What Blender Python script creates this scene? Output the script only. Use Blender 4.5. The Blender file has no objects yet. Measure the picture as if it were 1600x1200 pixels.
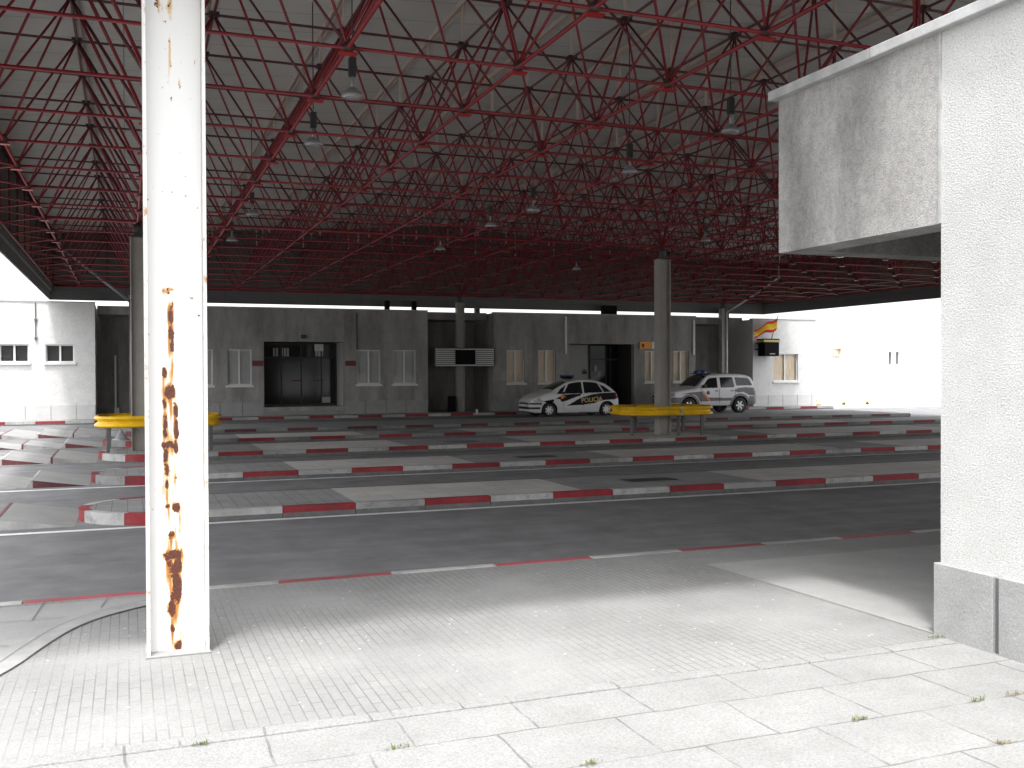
import bpy, math, random
from mathutils import Vector, Matrix, noise
random.seed(7)
R = math.radians
SC = bpy.context.scene
COL = SC.collection

# ------------------------------------------------------------------ camera, world, sun, exposure
cam_d = bpy.data.cameras.new('camera'); cam = bpy.data.objects.new('camera', cam_d); COL.objects.link(cam)
cam_d.sensor_width = 36; cam_d.lens = 36 * 1550 / 1600; cam_d.clip_start = .05; cam_d.clip_end = 3000
yaw, pit, rol = R(21.234), R(0.681), R(-0.228)
fw = Vector((math.sin(yaw) * math.cos(pit), math.cos(yaw) * math.cos(pit), -math.sin(pit)))
r0 = Vector((math.cos(yaw), -math.sin(yaw), 0)); u0 = r0.cross(fw)
rr = r0 * math.cos(rol) + u0 * math.sin(rol); uu = -r0 * math.sin(rol) + u0 * math.cos(rol)
cam.matrix_world = Matrix(((rr.x, uu.x, -fw.x, 0), (rr.y, uu.y, -fw.y, 0), (rr.z, uu.z, -fw.z, 1.964), (0, 0, 0, 1)))
SC.camera = cam

sun_dir = Vector((.16, .30, -1)).normalized()          # the way the light travels
SUN_EL = math.asin(-sun_dir.z)
w = bpy.data.worlds.new('World'); SC.world = w; w.use_nodes = True
nt = w.node_tree; nt.nodes.clear()
sky = nt.nodes.new('ShaderNodeTexSky'); sky.sky_type = 'NISHITA'; sky.sun_disc = False
sky.sun_elevation = SUN_EL; sky.sun_rotation = math.atan2(-sun_dir.x, -sun_dir.y)
sky.air_density = 1.0; sky.dust_density = 4.0; sky.ozone_density = 1.0
hs = nt.nodes.new('ShaderNodeHueSaturation'); hs.inputs['Saturation'].default_value = .10
bg = nt.nodes.new('ShaderNodeBackground'); bg.inputs['Strength'].default_value = .15
wo = nt.nodes.new('ShaderNodeOutputWorld')
nt.links.new(sky.outputs[0], hs.inputs['Color']); nt.links.new(hs.outputs[0], bg.inputs[0]); nt.links.new(bg.outputs[0], wo.inputs[0])
sl = bpy.data.lights.new('sun', 'SUN'); sl.energy = .75; sl.angle = R(4.5); sl.color = (1, .975, .95)
so = bpy.data.objects.new('sun', sl); COL.objects.link(so)
so.rotation_euler = sun_dir.to_track_quat('-Z', 'Y').to_euler()
SC.view_settings.view_transform = 'Standard'; SC.view_settings.look = 'None'
SC.view_settings.exposure = 2.15; SC.view_settings.gamma = 1
SC.render.engine = 'CYCLES'
SC.cycles.use_denoising = True
SC.cycles.max_bounces = 6; SC.cycles.diffuse_bounces = 4; SC.cycles.glossy_bounces = 3

# ------------------------------------------------------------------ helpers
class MB:
    def __init__(s): s.v = []; s.f = []; s.m = []; s.sm = []
    def add(s, vs, fs, mi=0, smooth=False):
        o = len(s.v); s.v += [tuple(p) for p in vs]
        for f in fs: s.f.append(tuple(i + o for i in f)); s.m.append(mi); s.sm.append(smooth)
    def box(s, x0, x1, y0, y1, z0, z1, mi=0):
        if x0 > x1: x0, x1 = x1, x0
        if y0 > y1: y0, y1 = y1, y0
        s.add([(x0,y0,z0),(x1,y0,z0),(x1,y1,z0),(x0,y1,z0),(x0,y0,z1),(x1,y0,z1),(x1,y1,z1),(x0,y1,z1)],
              [(0,3,2,1),(4,5,6,7),(0,1,5,4),(1,2,6,5),(2,3,7,6),(3,0,4,7)], mi)
    def tube(s, a, b, r, n=6, mi=0, r2=None, caps=True):
        a = Vector(a); b = Vector(b); d = (b - a).normalized(); r2 = r if r2 is None else r2
        t = Vector((0,0,1)) if abs(d.z) < .9 else Vector((1,0,0))
        p = d.cross(t).normalized(); q = d.cross(p)
        vs = []
        for c, k in ((a, r), (b, r2)):
            for i in range(n):
                an = 2*math.pi*i/n; vs.append(c + (p*math.cos(an) + q*math.sin(an))*k)
        fs = [(i, (i+1) % n, n + (i+1) % n, n + i) for i in range(n)]
        if caps: fs += [tuple(range(n-1, -1, -1)), tuple(range(n, 2*n))]
        s.add(vs, fs, mi, n > 6)
    def lathe(s, prof, c, axis='Z', n=24, mi=0):
        c = Vector(c); vs = []
        for (r, h) in prof:
            for i in range(n):
                a = 2*math.pi*i/n; x, y = r*math.cos(a), r*math.sin(a)
                vs.append(c + (Vector((x, y, h)) if axis == 'Z' else Vector((x, h, y)) if axis == 'Y' else Vector((h, x, y))))
        fs = []
        for k in range(len(prof)-1):
            for i in range(n): fs.append((k*n+i, k*n+(i+1) % n, (k+1)*n+(i+1) % n, (k+1)*n+i))
        s.add(vs, fs, mi, True)
    def poly(s, pts, z0, z1, mi=0):
        n = len(pts)
        s.add([(x, y, z0) for x, y in pts] + [(x, y, z1) for x, y in pts],
              [tuple(range(n-1, -1, -1)), tuple(range(n, 2*n))] + [(i, (i+1) % n, n+(i+1) % n, n+i) for i in range(n)], mi)
    def build(s, name, mats, parent=None, bevel=0, auto=False):
        me = bpy.data.meshes.new(name); me.from_pydata(s.v, [], s.f)
        if not isinstance(mats, (list, tuple)): mats = [mats]
        for m in mats: me.materials.append(m)
        me.polygons.foreach_set('material_index', s.m); me.polygons.foreach_set('use_smooth', s.sm)
        me.update()
        o = bpy.data.objects.new(name, me); COL.objects.link(o)
        if parent: o.parent = parent
        if bevel:
            b = o.modifiers.new('bevel', 'BEVEL'); b.width = bevel; b.segments = 2; b.limit_method = 'ANGLE'
        return o
def tag(o, label=None, cat=None, group=None, kind=None):
    if label: o['label'] = label
    if cat: o['category'] = cat
    if group: o['group'] = group
    if kind: o['kind'] = kind
    return o
def empty(name, loc=(0,0,0), rz=0):
    o = bpy.data.objects.new(name, None); COL.objects.link(o); o.location = loc; o.rotation_euler = (0,0,rz); o.empty_display_size = .2
    return o
def copy_tree(o, parent=None):
    c = o.copy(); COL.objects.link(c)
    if parent: c.parent = parent
    for ch in list(o.children): copy_tree(ch, c)
    return c

# ------------------------------------------------------------------ materials
def mat(name, col, rough=.6, metal=0, spec=None, var=0, vscale=4, bump=0, bscale=40, var2=None, detail=6, stretch=None, extra=None):
    m = bpy.data.materials.new(name); m.use_nodes = True; t = m.node_tree; n = t.nodes; L = t.links
    b = n['Principled BSDF']; b.inputs['Roughness'].default_value = rough; b.inputs['Metallic'].default_value = metal
    if spec is not None: b.inputs['Specular IOR Level'].default_value = spec
    col = (*col, 1) if len(col) == 3 else col
    b.inputs['Base Color'].default_value = col
    tc = n.new('ShaderNodeTexCoord'); mp = n.new('ShaderNodeMapping'); L.new(tc.outputs['Object'], mp.inputs[0])
    if stretch: mp.inputs['Scale'].default_value = stretch
    out = None
    if var or var2:
        nz = n.new('ShaderNodeTexNoise'); nz.inputs['Scale'].default_value = vscale; nz.inputs['Detail'].default_value = detail; nz.inputs['Roughness'].default_value = .65
        L.new(mp.outputs[0], nz.inputs['Vector'])
        mr = n.new('ShaderNodeMapRange'); mr.inputs['From Min'].default_value = .3; mr.inputs['From Max'].default_value = .7
        L.new(nz.outputs['Fac'], mr.inputs['Value'])
        mx = n.new('ShaderNodeMix'); mx.data_type = 'RGBA'; L.new(mr.outputs[0], mx.inputs['Factor'])
        c2 = var2 if var2 else tuple(c*(1-var) for c in col[:3])
        mx.inputs['A'].default_value = (*c2[:3], 1)
        mx.inputs['B'].default_value = (*[min(.9, c*(1+var*.5)) for c in col[:3]], 1)
        out = mx.outputs['Result']
    if extra: out = extra(n, L, mp, out, col)
    if out is not None: L.new(out, b.inputs['Base Color'])
    if bump:
        nb = n.new('ShaderNodeTexNoise'); nb.inputs['Scale'].default_value = bscale; nb.inputs['Detail'].default_value = 5
        L.new(mp.outputs[0], nb.inputs['Vector'])
        bp = n.new('ShaderNodeBump'); bp.inputs['Strength'].default_value = bump; bp.inputs['Distance'].default_value = .02
        L.new(nb.outputs['Fac'], bp.inputs['Height']); L.new(bp.outputs[0], b.inputs['Normal'])
    return m
def mul(n, L, a, fac_sock, dark, mode='MULTIPLY'):
    mx = n.new('ShaderNodeMix'); mx.data_type = 'RGBA'; mx.blend_type = mode
    mx.inputs['Factor'].default_value = 1
    L.new(a, mx.inputs['A']); L.new(fac_sock, mx.inputs['B']); return mx.outputs['Result']
def ramp(n, L, sock, stops):
    r = n.new('ShaderNodeValToRGB'); e = r.color_ramp.elements
    while len(e) < len(stops): e.new(.5)
    for el, (p, c) in zip(e, stops): el.position = p; el.color = (c, c, c, 1) if not isinstance(c, tuple) else (*c, 1)
    L.new(sock, r.inputs[0]); return r.outputs[0]
def tex_noise(n, L, vec, scale, detail=4, rough=.6):
    t = n.new('ShaderNodeTexNoise'); t.inputs['Scale'].default_value = scale; t.inputs['Detail'].default_value = detail; t.inputs['Roughness'].default_value = rough
    L.new(vec, t.inputs['Vector']); return t.outputs['Fac']
def tex_brick(n, L, vec, bw, rh, mortar, c1, c2, cm, offset=.5, rot=0):
    mp = n.new('ShaderNodeMapping'); mp.inputs['Rotation'].default_value = (0, 0, rot); L.new(vec, mp.inputs[0])
    t = n.new('ShaderNodeTexBrick'); t.offset = offset; t.inputs['Scale'].default_value = 1
    t.inputs['Brick Width'].default_value = bw; t.inputs['Row Height'].default_value = rh
    t.inputs['Mortar Size'].default_value = mortar; t.inputs['Mortar Smooth'].default_value = .3
    for k, c in (('Color1', c1), ('Color2', c2), ('Mortar', cm)): t.inputs[k].default_value = (c, c, c, 1)
    L.new(mp.outputs[0], t.inputs['Vector']); return t.outputs['Color']

def ex_tiles(n, L, mp, out, col):
    c = tex_brick(n, L, mp.outputs[0], .26, .062, .0045, 1.0, .94, .56, .5, R(90))
    o = mul(n, L, out, c, 0)
    # worn areas where the joints are filled, bird and gum spots
    big = ramp(n, L, tex_noise(n, L, mp.outputs[0], .7, 5), [(.40, 0.0), (.62, 1.0)])
    mx = n.new('ShaderNodeMix'); mx.data_type = 'RGBA'; L.new(big, mx.inputs['Factor']); L.new(o, mx.inputs['A']); L.new(out, mx.inputs['B'])
    fine = ramp(n, L, tex_noise(n, L, mp.outputs[0], 90, 8, .8), [(.34, .72), (.5, .98), (.66, 1.12)])
    o = mul(n, L, mx.outputs['Result'], fine, 0)
    vor = n.new('ShaderNodeTexVoronoi'); vor.inputs['Scale'].default_value = 9; L.new(mp.outputs[0], vor.inputs['Vector'])
    dots = ramp(n, L, vor.outputs['Distance'], [(.04, 1.0), (.10, 0.0)])
    rnd = n.new('ShaderNodeSeparateColor'); L.new(vor.outputs['Color'], rnd.inputs[0])
    pick = ramp(n, L, rnd.outputs[0], [(.40, 0.0), (.41, 1.0)])
    mm = n.new('ShaderNodeMath'); mm.operation = 'MULTIPLY'; L.new(dots, mm.inputs[0]); L.new(pick, mm.inputs[1])
    mx2 = n.new('ShaderNodeMix'); mx2.data_type = 'RGBA'; L.new(mm.outputs[0], mx2.inputs['Factor']); L.new(o, mx2.inputs['A'])
    mx2.inputs['B'].default_value = (.48, .48, .48, 1)
    return mx2.outputs['Result']
def ex_slabs(n, L, mp, out, col):
    wn = n.new('ShaderNodeTexNoise'); wn.inputs['Scale'].default_value = 3; L.new(mp.outputs[0], wn.inputs['Vector'])
    va = n.new('ShaderNodeVectorMath'); va.operation = 'MULTIPLY_ADD'; L.new(wn.outputs['Color'], va.inputs[0])
    va.inputs[1].default_value = (.05, .05, 0); L.new(mp.outputs[0], va.inputs[2])
    c = tex_brick(n, L, va.outputs[0], .66, .52, .008, 1.0, .93, .52, .35)
    jm = ramp(n, L, tex_noise(n, L, mp.outputs[0], 2.3, 5, .7), [(.36, 0.0), (.56, 1.0)])
    mxj = n.new('ShaderNodeMix'); mxj.data_type = 'RGBA'; L.new(jm, mxj.inputs['Factor']); mxj.inputs['A'].default_value = (.96,.96,.96,1); L.new(c, mxj.inputs['B'])
    o = mul(n, L, out, mxj.outputs['Result'], 0)
    fine = ramp(n, L, tex_noise(n, L, mp.outputs[0], 60, 8, .85), [(.34, .62), (.5, .98), (.66, 1.14)])
    return mul(n, L, o, fine, 0)
def ex_speck(lo, hi, sc):
    def f(n, L, mp, out, col):
        fine = ramp(n, L, tex_noise(n, L, mp.outputs[0], sc, 4), [(.3, lo), (.7, hi)])
        return mul(n, L, out, fine, 0)
    return f
def ex_asphalt(n, L, mp, out, col):
    m2 = n.new('ShaderNodeMapping'); m2.inputs['Scale'].default_value = (.12, 1.4, 1); L.new(mp.outputs[0], m2.inputs[0])
    st = ramp(n, L, tex_noise(n, L, m2.outputs[0], 1.6, 6, .65), [(.3, .84), (.7, 1.14)])
    o = mul(n, L, out, st, 0)
    fine = ramp(n, L, tex_noise(n, L, mp.outputs[0], 90, 3), [(.3, .8), (.7, 1.15)])
    return mul(n, L, o, fine, 0)
def ex_wall(n, L, mp, out, col):
    m2 = n.new('ShaderNodeMapping'); m2.inputs['Scale'].default_value = (1.6, 1.6, .35); L.new(mp.outputs[0], m2.inputs[0])
    st = ramp(n, L, tex_noise(n, L, m2.outputs[0], 1.1, 6, .65), [(.32, .66), (.62, 1.1)])
    o = mul(n, L, out, st, 0)
    fine = ramp(n, L, tex_noise(n, L, mp.outputs[0], 28, 5, .7), [(.3, .78), (.7, 1.15)])
    return mul(n, L, o, fine, 0)

M = {}
M['asphalt'] = mat('asphalt', (.175,.175,.18), .85, var=.3, vscale=1.5, bump=.25, bscale=120, extra=ex_asphalt)
M['tiles'] = mat('pavement_tiles', (.225,.224,.22), .85, var=.22, vscale=.9, bump=.2, bscale=90, extra=ex_tiles)
M['slabs'] = mat('concrete_slabs', (.235,.235,.231), .9, var=.14, vscale=2.2, bump=.5, bscale=70, extra=ex_slabs)
M['smooth'] = mat('smooth_concrete', (.27,.27,.265), .8, var=.15, vscale=1.5, bump=.15, bscale=80, extra=ex_speck(.85,1.08,100))
M['border'] = mat('border_stone', (.26,.26,.255), .85, var=.2, vscale=6)
M['ground'] = mat('outer_ground', (.32,.32,.31), .9, var=.15, vscale=.5, extra=ex_speck(.85,1.1,12))
M['island'] = mat('island_paving', (.26,.26,.26), .85, var=.25, vscale=1.2, extra=lambda n,L,mp,out,col: mul(n,L,out,tex_brick(n,L,mp.outputs[0],.30,.2,.008,1.,.9,.6,.5,R(90)),0))
M['pad'] = mat('pale_concrete_pad', (.48,.47,.45), .85, var=.16, vscale=1.2, extra=lambda n,L,mp,out,col: mul(n,L,out,tex_brick(n,L,mp.outputs[0],.9,.55,.01,1.,.9,.7,.3),0))
M['pave_far'] = mat('far_pavement', (.24,.24,.235), .85, var=.2, vscale=1.2)
def kerbmat(name, col, dirt):
    def f(n, L, mp, out, c):
        k = ramp(n, L, tex_noise(n, L, mp.outputs[0], 5.5, 6, .7), [(.54, 0.0), (.72, 1.0)])
        mx = n.new('ShaderNodeMix'); mx.data_type = 'RGBA'; L.new(k, mx.inputs['Factor']); L.new(out, mx.inputs['A']); mx.inputs['B'].default_value = (*dirt, 1)
        big = ramp(n, L, tex_noise(n, L, mp.outputs[0], .45, 4, .6), [(.36, .55), (.56, 1.0)])
        return mul(n, L, mx.outputs['Result'], big, 0)
    return mat(name, col, .7, var=.18, vscale=9, extra=f)
M['kred'] = kerbmat('red_kerb_paint', (.26,.018,.026), (.16,.06,.06))
M['kred_pink'] = kerbmat('faded_red_kerb_paint', (.33,.075,.09), (.20,.15,.15))
M['kwhite'] = kerbmat('white_kerb_paint', (.40,.40,.39), (.20,.20,.19))
M['kred_worn'] = kerbmat('worn_red_kerb_paint', (.12,.03,.035), (.14,.10,.10))
M['kwhite_worn'] = kerbmat('worn_white_kerb_paint', (.22,.22,.215), (.18,.18,.17))
M['kerb_foot'] = mat('bare_kerb_concrete', (.13,.13,.13), .9, var=.3, vscale=5)
M['line'] = mat('road_line_paint', (.72,.72,.72), .7, var=.2, vscale=7)
M['wall'] = mat('exposed_aggregate_wall', (.31,.302,.29), .9, var=.12, vscale=3, bump=.5, bscale=35, extra=ex_wall)  # darker copy of the wall, shade under the canopy put into its colour
M['wall_sunlit'] = mat('sunlit_aggregate_wall', (.60,.60,.59), .9, var=.10, vscale=3, bump=.6, bscale=35, extra=ex_speck(.85,1.06,30))  # same wall material, sunlight on the wing and annex put into its colour
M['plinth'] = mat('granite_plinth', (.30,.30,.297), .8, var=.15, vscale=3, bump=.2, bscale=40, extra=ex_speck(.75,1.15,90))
M['plinth_sunlit'] = mat('sunlit_granite_plinth', (.50,.50,.495), .8, var=.1, vscale=3, extra=ex_speck(.85,1.1,90))  # copy of the granite plinth with sunlight put into its colour
M['joint'] = mat('dark_joint', (.11,.11,.11), .9)
def ex_rough(n, L, mp, out, col):
    fine = ramp(n, L, tex_noise(n, L, mp.outputs[0], 70, 5, .8), [(.30, .50), (.46, .92), (.66, 1.12)])
    return mul(n, L, out, fine, 0)
def ex_stain(n, L, mp, out, col):
    o = ex_rough(n, L, mp, out, col)
    o = mul(n, L, o, ramp(n, L, tex_noise(n, L, mp.outputs[0], 22, 7, .8), [(.36, .76), (.56, 1.04)]), 0)
    m2 = n.new('ShaderNodeMapping'); m2.inputs['Scale'].default_value = (1, 1.3, .45); L.new(mp.outputs[0], m2.inputs[0])
    a = ramp(n, L, tex_noise(n, L, m2.outputs[0], 1.5, 6, .6), [(.38, .58), (.60, 1.0)])
    sp = n.new('ShaderNodeSeparateXYZ'); L.new(mp.outputs[0], sp.inputs[0])
    g = n.new('ShaderNodeMapRange'); L.new(sp.outputs['Y'], g.inputs['Value'])
    g.inputs['From Min'].default_value = 5.35; g.inputs['From Max'].default_value = 6.1; g.inputs['To Min'].default_value = 0; g.inputs['To Max'].default_value = 1
    mx = n.new('ShaderNodeMix'); mx.data_type = 'RGBA'; L.new(g.outputs[0], mx.inputs['Factor'])
    mx.inputs['A'].default_value = (1,1,1,1); L.new(a, mx.inputs['B'])
    return mul(n, L, o, mx.outputs['Result'], 0)
M['rough'] = mat('rough_cast_wall', (.50,.50,.49), .95, var=.10, vscale=2, bump=.45, bscale=85, extra=ex_rough)
M['stain'] = mat('stained_rough_cast', (.40,.392,.38), .95, var=.12, vscale=2, bump=.4, bscale=85, extra=ex_stain)
M['coping'] = mat('coping_stone', (.40,.40,.40), .8, var=.3, vscale=5)
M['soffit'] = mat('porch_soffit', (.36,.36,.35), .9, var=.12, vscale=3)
M['red'] = mat('red_truss_paint', (.20,.008,.014), .48, var=.25, vscale=2)
M['red_dk'] = mat('dull_truss_paint', (.10,.018,.022), .5, var=.3, vscale=2)
M['plate'] = mat('red_node_plate', (.36,.015,.015), .4, var=.2, vscale=3)
M['knot'] = mat('dark_node_knuckle', (.045,.02,.022), .5)
M['deck'] = mat('grey_roof_deck', (.52,.51,.48), .6, var=.12, vscale=.8, extra=lambda n,L,mp,out,col: mul(n,L,out,tex_brick(n,L,mp.outputs[0],200,.95,.012,1.,1.,.45,0),0))
M['purlin'] = mat('purlin_channel', (.56,.46,.40), .5, var=.15, vscale=3)
M['fascia'] = mat('grey_fascia', (.11,.11,.108), .6, var=.12, vscale=2, extra=lambda n,L,mp,out,col: mul(n,L,out,tex_brick(n,L,mp.outputs[0],2.0,50,.015,1.,.93,.6,0),0))
M['tan'] = mat('brown_inner_panel', (.22,.17,.12), .7, var=.15, vscale=2)
M['colpaint'] = mat('column_paint', (.33,.315,.29), .5, var=.15, vscale=3, detail=8)
M['dark'] = mat('dark_metal', (.03,.03,.032), .5)
M['black'] = mat('black_plastic', (.006,.006,.006), .8, spec=.15)
M['galv'] = mat('galvanised_steel', (.30,.30,.31), .5, metal=.3, var=.15, vscale=8)
M['postm'] = mat('dull_post_metal', (.10,.10,.10), .6, var=.3, vscale=6)
M['yellow'] = mat('yellow_rail_paint', (.74,.44,.004), .4, var=.45, vscale=1.6)
M['frame'] = mat('white_window_frame', (.66,.66,.65), .5)
M['framed'] = mat('grey_window_frame', (.66,.66,.65), .5)
M['blind'] = mat('pale_blind', (.44,.44,.44), .7, var=.1, vscale=6)
M['curtain'] = mat('tan_curtain', (.74,.62,.46), .8, var=.3, vscale=2, stretch=(14,1,1))
M['white'] = mat('white_paint', (.72,.72,.72), .3, var=.04, vscale=3)
M['paper'] = mat('white_paper', (.75,.75,.75), .8)
M['plaque'] = mat('dark_red_plaque', (.14,.025,.030), .5)
M['orange'] = mat('orange_sign_face', (.80,.33,.03), .5)
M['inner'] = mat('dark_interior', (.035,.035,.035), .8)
M['panel_lt'] = mat('lit_lobby_panel', (.40,.40,.39), .7)
M['slat'] = mat('pale_slats', (.52,.52,.51), .5)
M['pipe'] = mat('pale_downpipe', (.70,.69,.66), .4, var=.1, vscale=4)
M['flag_r'] = mat('flag_red', (.60,.02,.02), .8)
M['flag_y'] = mat('flag_yellow', (.80,.52,.02), .8)
M['blue'] = mat('blue_lens', (.03,.08,.25), .15)
M['tyre'] = mat('tyre_rubber', (.018,.018,.018), .8)
M['rim'] = mat('alloy_rim', (.60,.60,.61), .3, metal=.7)
M['livery'] = mat('dark_livery', (.008,.008,.009), .7, spec=.2)
M['livery_g'] = mat('grey_livery', (.11,.10,.11), .35)
M['carw'] = mat('white_car_paint', (.66,.66,.67), .22)
M['trim'] = mat('black_trim', (.02,.02,.02), .5)
M['grey_cl'] = mat('grey_cladding', (.17,.165,.165), .5)
M['gold'] = mat('gold_letters', (.50,.38,.13), .4)
M['stripe_o'] = mat('orange_stripe', (.80,.20,.02), .4)
M['tail'] = mat('red_tail_lens', (.75,.02,.03), .2)
M['lamp'] = mat('clear_lamp_lens', (.32,.32,.33), .08, spec=.8)
M['leaf'] = mat('weed_leaf', (.09,.14,.03), .7, var=.3, vscale=9)
M['dry'] = mat('dry_moss', (.17,.13,.05), .9)
M['yplant'] = mat('yellow_blossom', (.65,.50,.03), .8, var=.3, vscale=12)
g = bpy.data.materials.new('dark_glass'); g.use_nodes = True; b = g.node_tree.nodes['Principled BSDF']
b.inputs['Base Color'].default_value = (.015,.016,.017,1); b.inputs['Roughness'].default_value = .08; b.inputs['Specular IOR Level'].default_value = .3
M['glass'] = g
# real see-through pane for windows with curtains and the lobby
g = bpy.data.materials.new('window_glass'); g.use_nodes = True; t = g.node_tree; t.nodes.clear()
tr = t.nodes.new('ShaderNodeBsdfTransparent'); gl = t.nodes.new('ShaderNodeBsdfGlossy'); gl.inputs['Roughness'].default_value = .02
fr = t.nodes.new('ShaderNodeFresnel'); fr.inputs['IOR'].default_value = 1.18; ms = t.nodes.new('ShaderNodeMixShader'); oo = t.nodes.new('ShaderNodeOutputMaterial')
t.links.new(fr.outputs[0], ms.inputs[0]); t.links.new(tr.outputs[0], ms.inputs[1]); t.links.new(gl.outputs[0], ms.inputs[2]); t.links.new(ms.outputs[0], oo.inputs[0])
M['pane'] = g

# ------------------------------------------------------------------ ground, roads, pavements
def sheet(name, x0, x1, y0, y1, z, m, nm=None):
    mb = MB(); mb.add([(x0,y0,z),(x1,y0,z),(x1,y1,z),(x0,y1,z)], [(0,1,2,3)]); o = mb.build(name, m); tag(o, nm, kind='structure'); return o
sheet('ground', -900, 900, -900, 900, -.012, M['ground'])
sheet('road', -60, 62, 8.80, 42.4, 0, M['asphalt'])
PZ = .15
KW = .13
def kerb(parent, pts_x0, pts_x1, y, phase, length, mats, yback=None, first_red=True):
    """front kerb running along X at y, painted in blocks; phase = left edge of a red block"""
    mb = MB(); x = phase - 2*length*60
    k = 0
    while x < pts_x1:
        a, bb = max(x, pts_x0), min(x + length, pts_x1)
        if bb > a + .01:
            mi = 0 if k % 2 == 0 else 1
            g_ = .006
            mb.box(a + g_, bb - g_, y, y + KW, -.02, PZ + .004, mi)
        x += length; k += 1
    return mb.build('kerb', mats, parent, bevel=.012)
# near pavement (under the near column)
mb = MB()
mb.box(-40, 60, 5.12, 8.68, -.03, PZ)
near = mb.build('pavement', M['tiles']); tag(near, kind='structure')
kn = MB(); x = 1.22 - 100; k = 0
while x < 60:
    kn.box(x + .004, x + .996, 8.68, 8.80, -.02, PZ + .005, k % 2); x += 1; k += 1
kn.build('kerb', [M['kred_pink'], M['kwhite']], near, bevel=.01)
o = sheet('front_pavement', -60, 5.25, -30, 5.12, PZ - .004, M['slabs'])
# low edging strip between slabs and tiles
mb = MB(); x = -12
while x < 5.1:
    l = random.choice((.5, .62, .95)); mb.box(x + .004, min(x + l, 5.14) - .004, 5.06, 5.17, PZ - .05, PZ + .005 + random.random()*.004); x += l
tag(mb.build('edging', M['slabs'], bevel=.006), kind='structure')
# smooth concrete inside the porch, next to the wall
mb = MB(); mb.add([(5.10,7.1,PZ+.004),(5.17,5.18,PZ+.004),(20,5.18,PZ+.004),(20,8.0,PZ+.004),(5.06,8.0,PZ+.004)], [(0,1,2,3,4)])
tag(mb.build('porch_floor', M['smooth']), kind='structure')
# curved border and the plain concrete left of it
ARC = [(.40,8.56),(.11,8.39),(-.22,8.14),(-.45,7.84),(-.63,7.35),(-.80,6.75),(-1.15,6.1),(-1.7,5.6),(-2.6,5.22)]
for _ in range(2):
    q_ = [ARC[0]]
    for (a_, b_), (c_, d_) in zip(ARC[:-1], ARC[1:]): q_ += [(a_*.75+c_*.25, b_*.75+d_*.25), (a_*.25+c_*.75, b_*.25+d_*.75)]
    ARC = q_ + [ARC[-1]]
mb = MB(); pts = ARC[:]
pts += [(-6, 5.2), (-6, 8.66)]
mb.add([(x, y, PZ + .004) for x, y in pts], [tuple(range(len(pts)))])
tag(mb.build('corner_pavement', M['smooth']), kind='structure')
mb = MB()
for (a, bq) in zip(ARC[:-1], ARC[1:]):
    c = Vector((1.9, 5.6)); A = Vector(a); B = Vector(bq)
    A2 = c + (A - c)*.955; B2 = c + (B - c)*.955
    mb.add([(A.x,A.y,PZ+.008),(B.x,B.y,PZ+.008),(B2.x,B2.y,PZ+.008),(A2.x,A2.y,PZ+.008)], [(0,1,2,3)])
tag(mb.build('border_strip', M['border']), kind='structure')
mb = MB()
for (a, bq) in zip(ARC[:-1], ARC[1:]):
    c = Vector((1.9, 5.6)); A = Vector(a); B = Vector(bq)
    for s in (1.004, .957):
        A1 = c + (A-c)*s; B1 = c + (B-c)*s; A2 = c + (A-c)*(s-.0022); B2 = c + (B-c)*(s-.0022)
        mb.add([(A1.x,A1.y,PZ+.0115),(B1.x,B1.y,PZ+.0115),(B2.x,B2.y,PZ+.0115),(A2.x,A2.y,PZ+.0115)], [(0,1,2,3)])
for (x, y, x2, y2) in ((-.62,8.66,-.66,8.05),(-2.6,8.0,-.45,8.05),(-2.6,7.3,-.75,7.35),(-.15,8.64,-.20,8.28),(-1.9,8.6,-2.0,5.9)):
    d = Vector((x2-x, y2-y)).normalized(); p = Vector((-d.y, d.x))*.0035
    mb.add([(x+p.x,y+p.y,PZ+.0115),(x-p.x,y-p.y,PZ+.0115),(x2-p.x,y2-p.y,PZ+.0115),(x2+p.x,y2+p.y,PZ+.0115)], [(0,1,2,3)])
tag(mb.build('pavement_joint', M['joint']), kind='structure')

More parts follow.
